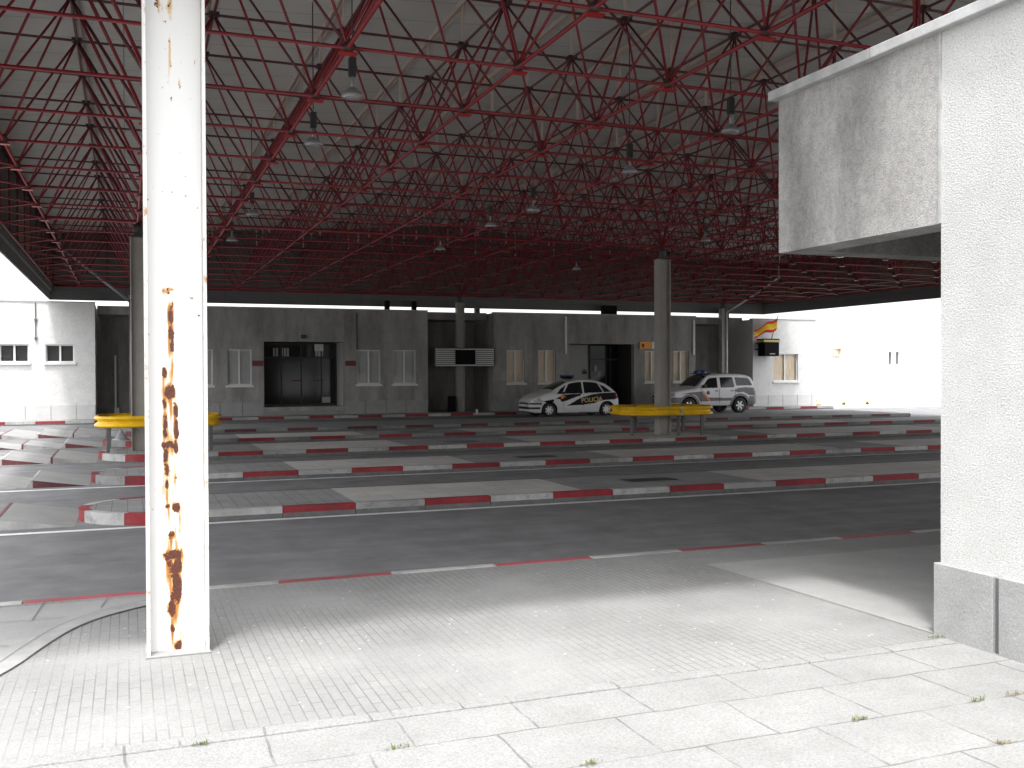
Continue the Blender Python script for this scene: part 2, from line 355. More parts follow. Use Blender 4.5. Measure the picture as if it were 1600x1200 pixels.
# traffic islands with rounded noses
ISL = [(13.64, 2.0, 1.96, 1, 'kred', 'kwhite', 'nearest'), (18.62, 2.1, 1.97, 1, 'kred', 'kwhite', 'second'), (23.61, 2.65, 1.95, 1, 'kred', 'kwhite', 'third'),
       (28.42, 2.1, 2.89, .995, 'kred', 'kwhite_worn', 'fourth'), (33.1, 3.8, 2.93, 1, 'kred_worn', 'kwhite_worn', 'fifth')]
XR = 31.0
for i, (y0, wd, ph, ln, kr, kw_, nm) in enumerate(ISL):
    y1 = y0 + wd; root = None
    hw = wd/2; yc = y0 + hw; nx = -.62; run = 1.15
    out = []
    for k in range(0, 25):
        a = math.pi/2 + math.pi*k/24                  # nose from back to front
        out.append((nx + run + run*math.cos(a)*1.0, yc + hw*math.sin(a)))
    inner = [((x - (nx+run))*(1 - KW/run) + nx + run, (y - yc)*(1 - KW/hw) + yc) for x, y in out]
    pts = inner[::-1]
    pts = pts + [(XR - KW, y1 - KW), (XR - KW, y0 + KW)]
    # ordering: inner reversed goes front -> back
    mb = MB(); mb.poly([(x, y) for x, y in pts][::-1], -.02, PZ)
    isl = mb.build('traffic_island', M['island']); tag(isl, kind='structure')
    # straight kerbs + nose kerb in blocks
    mats = [M[kr], M[kw_], M['kerb_foot']]
    kb = MB()
    def blocks(yA, yB):
        x = ph - 2*ln*3; k = 0
        while x < XR:
            a, b2 = max(x, nx + run), min(x + ln, XR)
            if b2 > a + .02:
                kb.box(a + .004, b2 - .004, yA, yB, .066, PZ + .004, k % 2)
                kb.box(a + .004, b2 - .004, yA + .002, yB, -.02, .0655, 2)
            x += ln; k += 1
    blocks(y0, y0 + KW); kb.box(nx + run, XR, y1 - KW, y1, -.02, PZ + .003, 2)
    kb.box(XR - KW, XR, y0 + KW + .006, y1 - KW - .006, -.02, PZ + .004, 1)
    seg = [1]*3 + [0]*4 + [0]*3 + [1]*4 + [1]*3 + [0]*4 + [0]*3
    seg = [0,0,0,0,0,1,1,1,1,1,0,0,0,0,0,1,1,1,1,1,0,0,0,0]
    for k in range(24):
        o1, o2, i1, i2 = out[k], out[k+1], inner[k], inner[k+1]
        vs = [(*o1, -.02), (*o2, -.02), (*i2, -.02), (*i1, -.02), (*o1, PZ+.004), (*o2, PZ+.004), (*i2, PZ+.004), (*i1, PZ+.004)]
        kb.add(vs, [(4,5,6,7),(0,1,5,4),(2,3,7,6),(1,2,6,5),(3,0,4,7)], seg[k])
    kb.build('kerb', mats, isl)
    # pale pads (where booths stood), drain covers
    if i < 4:
        pd = MB()
        pd.add([(2.97,y0+KW+.01,PZ+.004),(6.5,y0+KW+.01,PZ+.004),(6.5,y1-KW-.01,PZ+.004),(2.97,y1-KW-.01,PZ+.004)], [(0,1,2,3)])
        pd.add([(9.8,y0+KW+.01,PZ+.004),(15.4,y0+KW+.01,PZ+.004),(15.4,y1-KW-.01,PZ+.004),(9.8,y1-KW-.01,PZ+.004)], [(0,1,2,3)])
        pd.add([(17.4,y0+KW+.01,PZ+.004),(24,y0+KW+.01,PZ+.004),(24,y1-KW-.01,PZ+.004),(17.4,y1-KW-.01,PZ+.004)], [(0,1,2,3)])
        pd.build('concrete_pad', M['pad'], isl)
        dc = MB(); dc.add([(7.72,y0+.83,PZ+.004),(8.62,y0+.83,PZ+.004),(8.62,y0+1.25,PZ+.004),(7.72,y0+1.25,PZ+.004)], [(0,1,2,3)])
        dc.build('drain_cover', M['dark'], isl)
        ln_ = MB(); ln_.add([(15.40,y0+KW,PZ+.008),(15.47,y0+KW,PZ+.008),(15.60,y1-KW,PZ+.008),(15.53,y1-KW,PZ+.008)], [(0,1,2,3)])
        ln_.build('painted_line', M['line'], isl)
    # white edge line on the road in front of the island
    le = MB(); le.add([(-30, y0-.19, .004), (60, y0-.19, .004), (60, y0-.05, .004), (-30, y0-.05, .004)], [(0,1,2,3)])
    tag(le.build('road_line', M['line' if i < 2 else 'kerb_foot']), kind='structure')
    # saw-tooth ramps running on to the left of the nose
    rp = MB()
    for k in range(8):
        xl = -1.52 - 1.0*k; xr = xl + .95; yy0, yy1 = y0 + .28, y1 + .1
        h = .13
        rp.add([(xl,yy0,-.01),(xr,yy0,-.01),(xr,yy1,-.01),(xl,yy1,-.01),(xl,yy0,h),(xl,yy1,h)], [(4,1,2,5)], 0)
        rp.add([(xl,yy0,-.01),(xr,yy0,-.01),(xl,yy0,h)], [(0,1,2)], 1 if (k + i) % 2 else 2)
        rp.add([(xl,yy1,-.01),(xr,yy1,-.01),(xl,yy1,h)], [(0,2,1)], 1)
        rp.add([(xl,yy0,-.01),(xl,yy1,-.01),(xl,yy1,h),(xl,yy0,h)], [(0,3,2,1)], 2)
        rp.box(xl - .045, xl - .002, yy0, yy1, -.01, h + .004, 2 if (k + i) % 2 else 1)
    rp.build('ramp', [M['smooth'], M['kred_worn'], M['kwhite']], isl)
# diagonal white lines in the lanes at the right
mb = MB(); mb.add([(18.9,21.7,.004),(19.0,21.7,.004),(19.4,20.95,.004),(19.3,20.95,.004)], [(0,1,2,3)])
tag(mb.build('road_line', M['line']), kind='structure')
# far pavement and kerb
mb = MB(); mb.box(-60, 34, 41.9 + KW, 47.5, -.03, PZ); fp = mb.build('far_pavement', M['pave_far']); tag(fp, kind='structure')
kb = MB(); x = 5.06 - 1.04*60; k = 0
while x < 34:
    kb.box(x + .006, x + 1.034, 41.9, 41.9 + KW, .05, PZ + .004, k % 2); kb.box(x + .006, x + 1.034, 41.902, 41.9 + KW, -.02, .0495, 2); x += 1.04; k += 1
kb.build('kerb', [M['kred'], M['kwhite'], M['kerb_foot']], fp)

# ------------------------------------------------------------------ canopy space frame
BX, BY, X0, Y0 = 2.023, 2.035, .29, 6.85
ZB, ZT = 5.56, 7.5
NX = range(-1, 16); NY = range(0, 19)
bx = lambda i: X0 + BX*i
by = lambda j: Y0 + BY*j
TX = [X0 + BX*(i + .5) for i in range(-2, 16)]; TY = [Y0 + BY*(j + .5) for j in range(-1, 19)]
XL, XRr, YN, YF = TX[0], TX[-1], TY[0], TY[-1]
canopy = empty('border_canopy', (14.6, 25, 0)); tag(canopy, 'large flat canopy of red steel space frame under a grey metal deck', 'canopy')
canopy.location = (0, 0, 0)
deckz = lambda x: 7.72 + .065*min(x - XL, XRr - x)
xm = (XL + XRr)/2
mb = MB()
for (a, c) in ((XL-.15, xm), (xm, XRr+.15)):
    za, zc = deckz(a), deckz(c)
    mb.add([(a,YN-.15,za),(c,YN-.15,zc),(c,YF+.15,zc),(a,YF+.15,za),(a,YN-.15,za+.12),(c,YN-.15,zc+.12),(c,YF+.15,zc+.12),(a,YF+.15,za+.12)],
           [(0,3,2,1),(4,5,6,7),(0,1,5,4),(2,3,7,6)])
# ribs of the decking
y = YN
mb2 = MB()
mb.build('roof_deck', M['deck'], canopy)
fz0 = 5.0
for nm, (a0, a1, b0, b1) in dict(l=(XL-.17,XL-.12,YN-.17,YF+.17), r=(XRr+.12,XRr+.17,YN-.17,YF+.17), n=(XL-.12,XRr+.12,YN-.17,YN-.12), f=(XL-.12,XRr+.12,YF+.12,YF+.17)).items():
    mb = MB(); top = 9.2 if nm in 'nf' else 8.2
    mb.box(a0, a1, b0, b1, fz0, top)
    # bottom lip
    mb.build('fascia', M['fascia'], canopy)
mb = MB()
mb.box(XL-.12, XL-.05, YN, YF, fz0+.35, fz0+.55); mb.box(XRr+.05, XRr+.12, YN, YF, fz0+.35, fz0+.55)
mb.box(XL, XRr, YF+.05, YF+.12, fz0+.35, fz0+.55); mb.box(XL, XRr, YN-.12, YN-.05, fz0+.35, fz0+.55)
mb.build('edge_rail', M['fascia'], canopy)
for s, xx in ((0, XL-.11), (1, XRr+.08)):
    for j in range(2, 18, 5):
        mb = MB(); mb.box(xx, xx+.03, by(j), by(j)+BY*2.2, 5.6, 7.0); mb.build('inner_panel', M['tan'], canopy)
colrows = {0, 9, 18}; colcols = {0, 7, 14}
for j in NY:
    mb = MB(); heavy = j in colrows
    mb.tube((bx(-1), by(j), ZB), (bx(15), by(j), ZB), .032 if heavy else .022, 8)
    mb.build('bottom_chord', M['red'], canopy)
for i in NX:
    mb = MB(); heavy = i in colcols
    mb.tube((bx(i), by(0), ZB), (bx(i), by(18), ZB), .034 if heavy else .025, 8)
    mb.build('bottom_chord', M['red'], canopy)
for yy in TY:
    mb = MB(); mb.tube((XL, yy, ZT), (XRr, yy, ZT), .022, 6); mb.build('top_chord', M['red_dk'], canopy)
for xx in TX:
    mb = MB(); mb.tube((xx, YN, ZT), (xx, YF, ZT), .022, 6); mb.build('top_chord', M['red_dk'], canopy)
# diagonals: the hundred that show largest are parts, the rest one mesh
camp = Vector((0, 0, 1.964)); fwd = fw
diag = []
for i in NX:
    for j in NY:
        for sx in (-.5, .5):
            for sy in (-.5, .5):
                a = Vector((bx(i), by(j), ZB)); c = Vector((bx(i) + BX*sx, by(j) + BY*sy, ZT))
                near_col = min(abs(i-q) for q in colcols) + min(abs(j-q) for q in colrows) == 0
                r = .038 if near_col else (.025 if (i in colcols or j in colrows) else .018)
                mid = (a + c)/2 - camp; dd = mid.dot(fwd)
                xs = mid.dot(rr)/dd if dd > .5 else 9; ys = mid.dot(uu)/dd if dd > .5 else 9
                vis = abs(xs) < .56 and abs(ys) < .43
                key = dd if vis else 1e6
                diag.append((key, a, c, r, (i*7 + j*3 + int(sx*2) + int(sy*2)*5) % 5 == 0))
diag.sort(key=lambda q: q[0])
rest = MB()
for n_, (key, a, c, r, dk) in enumerate(diag):
    if n_ < 100:
        mb = MB(); mb.tube(a, c, r, 8); mb.build('diagonal_strut', M['red_dk'] if (c.y > a.y and c.x < a.x) else M['red'], canopy)
    else: rest.tube(a, c, r, 5, 1 if (c.y > a.y and c.x < a.x) else 0)
tag(rest.build('diagonal_strut', [M['red'], M['red_dk']], canopy), kind='stuff')
# edge members
em = MB()
for (xe, xi) in ((XL, bx(-1)), (XRr, bx(15))):
    em.tube((xe, YN, ZB), (xe, YF, ZB), .03, 8)
    for yy in TY:
        em.tube((xe, yy, ZB), (xe, yy, ZT), .022, 6)
        for d in (-.5, .5):
            yb = yy + BY*d
            if by(0) - .01 <= yb <= by(18) + .01: em.tube((xe, yy, ZB), (xi, yb, ZB), .020, 6)
for (ye, yi) in ((YN, by(0)), (YF, by(18))):
    em.tube((XL, ye, ZB), (XRr, ye, ZB), .03, 8)
    for xx in TX:
        em.tube((xx, ye, ZB), (xx, ye, ZT), .022, 6)
        for d in (-.5, .5):
            xb = xx + BX*d
            if bx(-1) - .01 <= xb <= bx(15) + .01: em.tube((xx, ye, ZB), (xb, yi, ZB), .020, 6)
em.build('edge_truss', M['red'], canopy)
# nodes
nodes = []
for i in NX:
    for j in NY: nodes.append((Vector((bx(i), by(j), ZB)), 0))
for xx in TX:
    for yy in TY: nodes.append((Vector((xx, yy, ZT)), 1))
def nkey(q):
    m_ = q[0] - camp; dd = m_.dot(fwd)
    if dd < .5: return 1e6
    return dd if abs(m_.dot(rr)/dd) < .55 and abs(m_.dot(uu)/dd) < .42 else 1e6
nodes.sort(key=nkey)
def node_geo(mb, p, top):
    if top:
        mb.box(p.x-.08, p.x+.08, p.y-.08, p.y+.08, p.z-.02, p.z+.035, 1)
        mb.lathe([(.0, -.07), (.055, -.05), (.06, .0), (.0, .02)], p, n=8, mi=1)
    else:
        mb.lathe([(.0, -.055), (.06, -.04), (.07, .02), (.035, .08), (0, .09)], p, n=8, mi=1)
        mb.box(p.x-.10, p.x+.10, p.y-.055, p.y+.055, p.z-.075, p.z-.057, 0)
rest = MB()
for n_, (p, top) in enumerate(nodes):
    if n_ < 100:
        mb = MB(); node_geo(mb, p, top); mb.build('node_joint', [M['plate'], M['knot']], canopy)
    else: node_geo(rest, p, top)
tag(rest.build('node_joint', [M['plate'], M['knot']], canopy), kind='stuff')
# purlins on stubs
for xx in TX:
    mb = MB(); z = deckz(xx) - .10
    mb.box(xx-.055, xx-.03, YN, YF, z, z+.085); mb.box(xx+.03, xx+.055, YN, YF, z, z+.085)
    for yy in TY: mb.box(xx-.022, xx+.022, yy-.022, yy+.022, ZT+.036, z+.05)
    mb.build('purlin', M['purlin'], canopy)

# ------------------------------------------------------------------ high bay lamps hanging in the frame
lamp = None
LP = [(2.33+.35,12.4),(2.33+.35,15.2),(2.6,22.4),(2.6,26.9),(8.2,15.4),(8.2,12.3),(8.1,22.2),(8.3,26.9),(8.2,19.8),(14.4,22.8),(14.2,30.5),(20.3,18.5),(20.3,24.6)]
for k, (x, y) in enumerate(LP):
    if lamp is None:
        lamp = empty('high_bay_lamp', (x, y, 5.45))
        mb = MB(); mb.tube((0,0,.52), (0,0,2.15), .008, 8); mb.build('stem', M['dark'], lamp)
        mb = MB(); mb.box(-.045,.045,-.045,.045,.24,.48); mb.build('gear_box', M['dark'], lamp, bevel=.01)
        mb = MB(); mb.lathe([(.03,.10),(.06,.09),(.13,.015),(.15,-.015),(.145,-.015),(.12,.015),(.03,.08)], (0,0,0), n=24); mb.build('reflector', M['galv'], lamp)
        mb = MB(); mb.tube((0,0,.08),(0,0,.24),.02,8); mb.lathe([(0,-.03),(.08,-.027),(.14,-.014),(0,-.01)], (0,0,0), n=24); mb.build('lens', M['lamp'], lamp)
        o = lamp
    else:
        o = copy_tree(lamp); o.location = (x, y, 5.45)
    side = 'left line of lamps, nearest the rusty white column' if x < 4 else ('middle line of lamps' if x < 10 else 'far right part of the canopy')
    order = ['first','second','third','fourth'][[0,1,2,3][k % 4]] if x < 4 else ''
    lab = {0:'round hanging lamp nearest the rusty column, in the leftmost lamp line', 1:'round hanging lamp second from the front in the leftmost lamp line',
           2:'round hanging lamp third from the front in the leftmost lamp line', 3:'farthest round hanging lamp of the leftmost lamp line',
           4:'round hanging lamp second from the front in the middle lamp line', 5:'round hanging lamp just left of the stained porch block, nearest of the middle line',
           6:'round hanging lamp fourth from the front in the middle lamp line', 7:'farthest round hanging lamp of the middle lamp line',
           8:'round hanging lamp third from the front in the middle lamp line', 9:'round hanging lamp in front of the column on the right guarded island',
           10:'round hanging lamp beyond the column on the right guarded island', 11:'nearer round hanging lamp seen behind the porch block edge',
           12:'farther round hanging lamp seen under the porch block edge'}[k]
    tag(o, lab, 'lamp', 'lamps hanging from the canopy frame')

# ------------------------------------------------------------------ columns
def rust_web(zlen, w2):
    """white painted web with rust runs, as a fine grid carrying a rust attribute"""
    st = .0055; nxn = int(2*w2/st); nz = int(zlen/st)
    vs = []; fs = []; att = []
    blobs = [ # x offset (m from centre), z, half width, half height, strength
        (-.010,2.19,.013,.05,1.15),(-.006,2.08,.012,.05,1.05),(-.002,2.00,.009,.05,.95),(-.035,2.35,.02,.015,.62),(.0,2.36,.010,.010,.66),
        (-.048,1.82,.010,.020,1.0),(-.022,1.69,.026,.032,1.3),(-.048,1.62,.010,.04,1.05),(-.047,1.51,.010,.05,1.05),(-.048,1.42,.009,.03,1.0),
        (.018,1.57,.011,.03,1.15),(.020,1.45,.012,.06,1.1),(.018,1.35,.010,.04,1.0),(-.030,1.35,.028,.017,1.15),(-.045,1.27,.011,.04,1.1),(-.040,1.19,.010,.04,1.0),
        (-.040,1.10,.008,.03,.95),(-.036,.95,.012,.012,1.0),(.018,.94,.018,.022,1.25),(-.010,.76,.014,.018,1.15),
        (-.004,.63,.040,.026,1.25),(-.020,.56,.014,.05,1.1),(.018,.54,.020,.05,1.15),(.020,.44,.020,.06,1.25),(.012,.35,.022,.04,1.1),(-.014,.28,.018,.035,1.15),
        (-.012,.15,.010,.020,1.05),(.020,.04,.018,.022,1.2),
        (.0,4.55,.022,.28,.42),(.0,3.9,.008,.16,.36),(-.06,4.2,.02,.08,.38),(.06,3.7,.010,.04,.40),(.0,4.15,.010,.08,.46)]
    for j in range(nz + 1):
        z = zlen*j/nz
        for i in range(nxn + 1):
            x = -w2 + 2*w2*i/nxn
            vs.append((x, 0, z))
            n1 = noise.noise(Vector((x*34, z*18, 3.1)))*.9 + noise.noise(Vector((x*95, z*70, 9.1)))*.55
            n2 = noise.noise(Vector((x*60, z*6, 1.7)))
            s = 0; run = 0
            for (bxo, bz, hw, hh, stg) in blobs:
                dx = (x + .022 - bxo)/hw; dz = (z - bz)/hh
                if abs(dx) > 4: continue
                if abs(dz) < 2.5: s = max(s, stg*math.exp(-.5*(dx*dx)**1.5*.55 - .5*dz*dz*.8))
                # runs below
                if bz - z > 0 and bz - z < .40 and stg > .9: run = max(run, stg*.60*math.exp(-.5*(dx/.9)**2)*(1 - .75*(bz - z)/.40)*(.75 + .9*n2))
            core = s*.88 + n1*.75
            att.append((max(0, min(1, core*.9)), max(0, min(1, (max(s*.8, run) + n2*.25 + n1*.12)))))
    for j in range(nz):
        for i in range(nxn):
            a = j*(nxn+1)+i; fs.append((a, a+1, a+nxn+2, a+nxn+1))
    return vs, fs, att
def rust_mat():
    m = bpy.data.materials.new('rusting_white_paint'); m.use_nodes = True; t = m.node_tree; n = t.nodes; L = t.links; b = n['Principled BSDF']
    at = n.new('ShaderNodeAttribute'); at.attribute_name = 'rust'; sp = n.new('ShaderNodeSeparateColor'); L.new(at.outputs['Color'], sp.inputs[0])
    tc = n.new('ShaderNodeTexCoord')
    run = ramp(n, L, sp.outputs[1], [(.20, (.60,.595,.585)), (.34, (.52,.36,.17)), (.50, (.40,.17,.035)), (.8, (.26,.075,.012))])
    core = ramp(n, L, sp.outputs[0], [(.46, 0.0), (.56, 1.0)])
    dk = ramp(n, L, tex_noise(n, L, tc.outputs['Object'], 60, 5), [(.3, (.040,.010,.006)), (.7, (.115,.028,.009))])
    mx = n.new('ShaderNodeMix'); mx.data_type = 'RGBA'; L.new(core, mx.inputs['Factor']); L.new(run, mx.inputs['A']); L.new(dk, mx.inputs['B'])
    # scattered small spots
    nz = tex_noise(n, L, tc.outputs['Object'], 16, 6, .6); spt = ramp(n, L, nz, [(.69, 0.0), (.74, .8)])
    mx2 = n.new('ShaderNodeMix'); mx2.data_type = 'RGBA'; L.new(spt, mx2.inputs['Factor']); L.new(mx.outputs['Result'], mx2.inputs['A']); mx2.inputs['B'].default_value = (.42,.25,.10,1)
    L.new(mx2.outputs['Result'], b.inputs['Base Color']); b.inputs['Roughness'].default_value = .55
    return m
M['rust'] = rust_mat()
def ex_edge(n, L, mp, out, col):
    k = ramp(n, L, tex_noise(n, L, mp.outputs[0], 9, 8, .7), [(.56, 0.0), (.66, 1.0)])
    mx = n.new('ShaderNodeMix'); mx.data_type = 'RGBA'; L.new(k, mx.inputs['Factor']); L.new(out, mx.inputs['A']); mx.inputs['B'].default_value = (.34,.20,.11,1)
    return mx.outputs['Result']
M['colwhite'] = mat('white_flange_paint', (.64,.63,.61), .5, var=.06, vscale=3, extra=ex_edge)
def column(x, y, label, near=False, W=.38, D=.30, ztop=5.2, group='steel columns carrying the canopy'):
    c = empty('steel_column', (x, y, PZ)); tag(c, label, 'column', group)
    zl = ztop - PZ; fm = M['colwhite'] if near else M['colpaint']
    for s in (-1, 1):
        mb = MB(); a = s*W/2; mb.box(a, a - s*.02, -D/2, D/2, 0, zl); mb.build('flange', fm, c, bevel=.003)
    if near:
        vs, fs, att = rust_web(zl, W/2 - .022)
        mb = MB(); mb.add([(a, -.045, z) for a, b_, z in vs], fs); web = mb.build('web', M['rust'], c)
        ca = web.data.color_attributes.new('rust', 'FLOAT_COLOR', 'POINT')
        buf = []
        for p, q in att: buf += [p, q, 0, 1]
        ca.data.foreach_set('color', buf)
        mb = MB(); mb.box(-W/2+.022, W/2-.022, -.044, .02, 0, zl); mb.build('web_core', fm, c)
    else:
        mb = MB(); mb.box(-W/2+.02, W/2-.02, -.01, .01, 0, zl); mb.build('web', fm, c)
    mb = MB(); mb.box(-W/2-.01, W/2+.01, -D/2-.01, D/2+.01, zl, zl+.02); mb.box(-.1,.1,-.1,.1,zl+.02,zl+.10); mb.lathe([(.09, zl+.10), (.11, zl+.2), (.10, ZB-PZ-.06), (0, ZB-PZ-.05)], (0,0,0), n=12); mb.build('head', M['dark'], c)
    if near:
        mb = MB(); mb.box(-W/2-.012, W/2+.012, -D/2-.02, D/2+.02, 0, .012); mb.build('base_plate', M['border'], c, bevel=.004)
    return c
column(.300, 6.86, 'white steel column with long rust streaks standing in the foreground pavement', True)
column(.29, 25.16, 'tan and grey steel column inside the left yellow guard rail, behind the rusty one')
column(14.45, 25.16, 'grey steel column inside the right yellow guard rail, in front of the off-road car')
column(14.42, 43.75, 'grey steel column carrying the slatted display panel by the far wall', W=.36)
column(28.7, 43.75, 'steel column with a bent downpipe in the far right recess, behind the off-road car', W=.36)
column(.29, 43.75, 'farthest steel column on the left, hidden behind the guarded one', W=.36)
# other columns of the grid outside the picture
column(14.59, 6.86, 'steel column in the porch of the right building, behind its wall')
column(28.9, 6.86, 'steel column far along the near pavement behind the right building')
column(28.9, 25.16, 'steel column at the right edge of the islands, behind the porch wall')

# ------------------------------------------------------------------ guard rails round the mid columns
def wrail(x0, x1, y0, y1, rad, name, label, posts, joints):
    g_ = empty(name, ((x0+x1)/2, (y0+y1)/2, PZ)); tag(g_, label, 'guard rail', 'yellow guard rails round the columns')
    cx, cy = g_.location.x, g_.location.y
    path = []
    def arc(ax, ay, a0, a1):
        for k in range(9):
            a = R(a0 + (a1-a0)*k/8); path.append((ax + rad*math.cos(a), ay + rad*math.sin(a)))
    hx, hy = (x1-x0)/2, (y1-y0)/2
    arc(hx-rad, hy-rad, 0, 90); arc(-hx+rad, hy-rad, 90, 180); arc(-hx+rad, -hy+rad, 180, 270); arc(hx-rad, -hy+rad, 270, 360)
    prof = [(0,0),(.018,.0),(.085,.035),(.09,.060),(.02,.105),(.0,.135),(.02,.165),(.09,.210),(.085,.235),(.018,.27),(0,.27)]
    n = len(path); mb = MB(); vs = []; zb = .575
    for k in range(n):
        p0 = Vector(path[k-1]); p1 = Vector(path[(k+1) % n]); d = (p1-p0).normalized(); nrm = Vector((d.y, -d.x))
        for (o_, z_) in prof: vs.append((path[k][0] + nrm.x*o_, path[k][1] + nrm.y*o_, zb + z_))
    m_ = len(prof); fs = []
    for k in range(n):
        for q in range(m_-1): fs.append((k*m_+q, ((k+1) % n)*m_+q, ((k+1) % n)*m_+q+1, k*m_+q+1))
    mb.add(vs, fs, 0, True)
    o = mb.build('beam', M['yellow'], g_); so_ = o.modifiers.new('thick', 'SOLIDIFY'); so_.thickness = .006
    for (px, py) in posts:
        mb = MB(); mb.box(px-cx-.038, px-cx+.038, py-cy-.035, py-cy+.035, 0, .82); mb.build('post', M['postm'], g_)
    for px in joints:
        mb = MB(); mb.box(px-cx-.02, px-cx+.02, -hy-.088, -hy-.02, zb-.006, zb+.276); mb.build('splice', M['galv'], g_)
    return g_
wrail(-.62, 2.05, 24.25, 26.05, .5, 'guard_rail', 'bright yellow guard rail wrapped round the left island column', [(-.40,24.42),(1.85,24.42),(-.40,25.88),(1.85,25.88)], [])
wrail(13.08, 15.68, 24.25, 26.05, .5, 'guard_rail', 'yellow guard rail round the right island column, dull at its right half', [(13.30,24.9),(14.50,24.36),(15.30,24.42),(13.95,25.92),(15.45,25.7)], [14.50])

# ------------------------------------------------------------------ near right building with porch block
nb = empty('porch_building', (5.2, 5.27, 0)); tag(nb, 'bright white rough-cast building corner with stained overhanging block at the right edge', 'building')
nb.location = (0, 0, 0)
def nobox(name, x0, x1, y0, y1, z0, z1, m, bevel=0, par=nb):
    mb = MB(); mb.box(x0, x1, y0, y1, z0, z1); return mb.build(name, m, par, bevel)
nobox('wall', 5.2, 12, -14, 5.27, -.05, 4.27, M['rough'])
# overhanging block of the porch
mb = MB(); mb.box(5.2, 14, 5.274, 7.08, 3.22, 4.27); mb.box(5.2, 5.5, 5.274, 7.08, 2.97, 3.22); mb.box(5.5, 14, 6.85, 7.08, 2.97, 3.22)
mb.build('porch_block', M['stain'], nb)
nobox('soffit', 5.5, 14, 5.28, 6.85, 3.2, 3.218, M['soffit'])
nobox('joint_bead', 5.186, 5.204, 5.262, 5.282, 2.97, 4.27, M['coping'])
for (a, c) in ((-14,-1), (-1, 2.2), (2.2,4.3), (4.305, 5.9), (5.905, 7.14)):
    nobox('coping', 5.13, 12, a, c, 4.27, 4.35, M['coping'], .008)
y = 5.30
for k in range(9):
    y2 = y - .50
    nobox('plinth_panel', 5.165, 5.205, y2, y, .12, .645, M['plinth'], .006)
    y = y2 - .045
nobox('plinth_panel', 5.205, 12, 5.272, 5.30, .12, .645, M['plinth'], .006)
nobox('plinth_backing', 5.19, 5.206, -4, 5.26, .12, .63, M['joint'])

# ------------------------------------------------------------------ far customs building
YW = 43.35
def wallseg(parent, x0, x1, y, z1, openings, m, depth=.3, z0=0):
    """front wall face with rectangular openings (x0,x1,z0,z1)"""
    mb = MB(); xs = sorted({x0, x1} | {o_[0] for o_ in openings} | {o_[1] for o_ in openings})
    for a, c in zip(xs[:-1], xs[1:]):
        ops = sorted([(o_[2], o_[3]) for o_ in openings if o_[0] <= a + 1e-6 and o_[1] >= c - 1e-6])
        z = z0
        for (o0, o1) in ops:
            if o0 > z + 1e-6: mb.box(a, c, y, y+depth, z, o0)
            z = o1
        if z < z1: mb.box(a, c, y, y+depth, z, z1)
    return mb.build('wall', m, parent)
def window(parent, x0, x1, z0, z1, y, back, fm='frame', sill=True, inset=.10, white_reveal=False):
    f = MB(); t_ = .05
    f.box(x0, x0+t_, y+inset, y+inset+.06, z0, z1); f.box(x1-t_, x1, y+inset, y+inset+.06, z0, z1)
    f.box(x0+t_, x1-t_, y+inset, y+inset+.06, z0, z0+t_); f.box(x0+t_, x1-t_, y+inset, y+inset+.06, z1-t_, z1)
    xm_ = (x0+x1)/2; f.box(xm_-.035, xm_+.035, y+inset-.005, y+inset+.055, z0+t_, z1-t_)
    fo = f.build('window', M[fm], parent)
    p = MB(); p.box(x0+t_, xm_-.035, y+inset+.03, y+inset+.036, z0+t_, z1-t_); p.box(xm_+.035, x1-t_, y+inset+.03, y+inset+.036, z0+t_, z1-t_); p.build('pane', M['pane'], fo)
    q = MB(); q.box(x0, x1, y+inset+.10, y+inset+.12, z0, z1); q.build('blind', M[back], fo)
    if sill:
        q = MB(); q.box(x0-.06, x1+.06, y-.07, y+inset, z0-.09, z0-.003); q.build('sill', M['framed' if fm == 'framed' else 'frame'], fo)
    return fo
def plinths(parent, x0, x1, y, pitch=.92, skip=(), m='plinth'):
    mb = MB(); x = x0
    while x < x1 - .05:
        e = min(x + pitch, x1)
        if not any(s0 < (x+e)/2 < s1 for s0, s1 in skip): mb.box(x+.012, e-.012, y-.035, y-.002, .12, .72)
        x = e
    mb.build('plinth', M[m], parent)
fb = empty('customs_building', (12, YW, 0)); tag(fb, 'long low grey customs building with flat roof behind the traffic islands', 'building')
fb.location = (0, 0, 0)
HZ = 4.74
winA = [(2.22,3.38),(3.95,4.97)]; winB = [(9.52,10.56),(11.13,12.2)]; winC = [(16.58,17.50),(18.17,19.09)]; winD = [(23.9,24.75),(25.52,26.42)]
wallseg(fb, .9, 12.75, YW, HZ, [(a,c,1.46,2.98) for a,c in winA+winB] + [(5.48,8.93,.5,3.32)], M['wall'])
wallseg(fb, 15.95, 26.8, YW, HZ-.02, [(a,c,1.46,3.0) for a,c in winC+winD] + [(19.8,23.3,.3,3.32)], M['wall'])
for a, c in winA: window(fb, a, c, 1.46, 2.98, YW, 'blind', 'framed')
for a, c in winB: window(fb, a, c, 1.46, 2.98, YW, 'blind', 'framed')
for a, c in winC: window(fb, a, c, 1.46, 3.0, YW, 'curtain', 'framed')
for a, c in winD: window(fb, a, c, 1.46, 3.0, YW, 'curtain', 'framed')
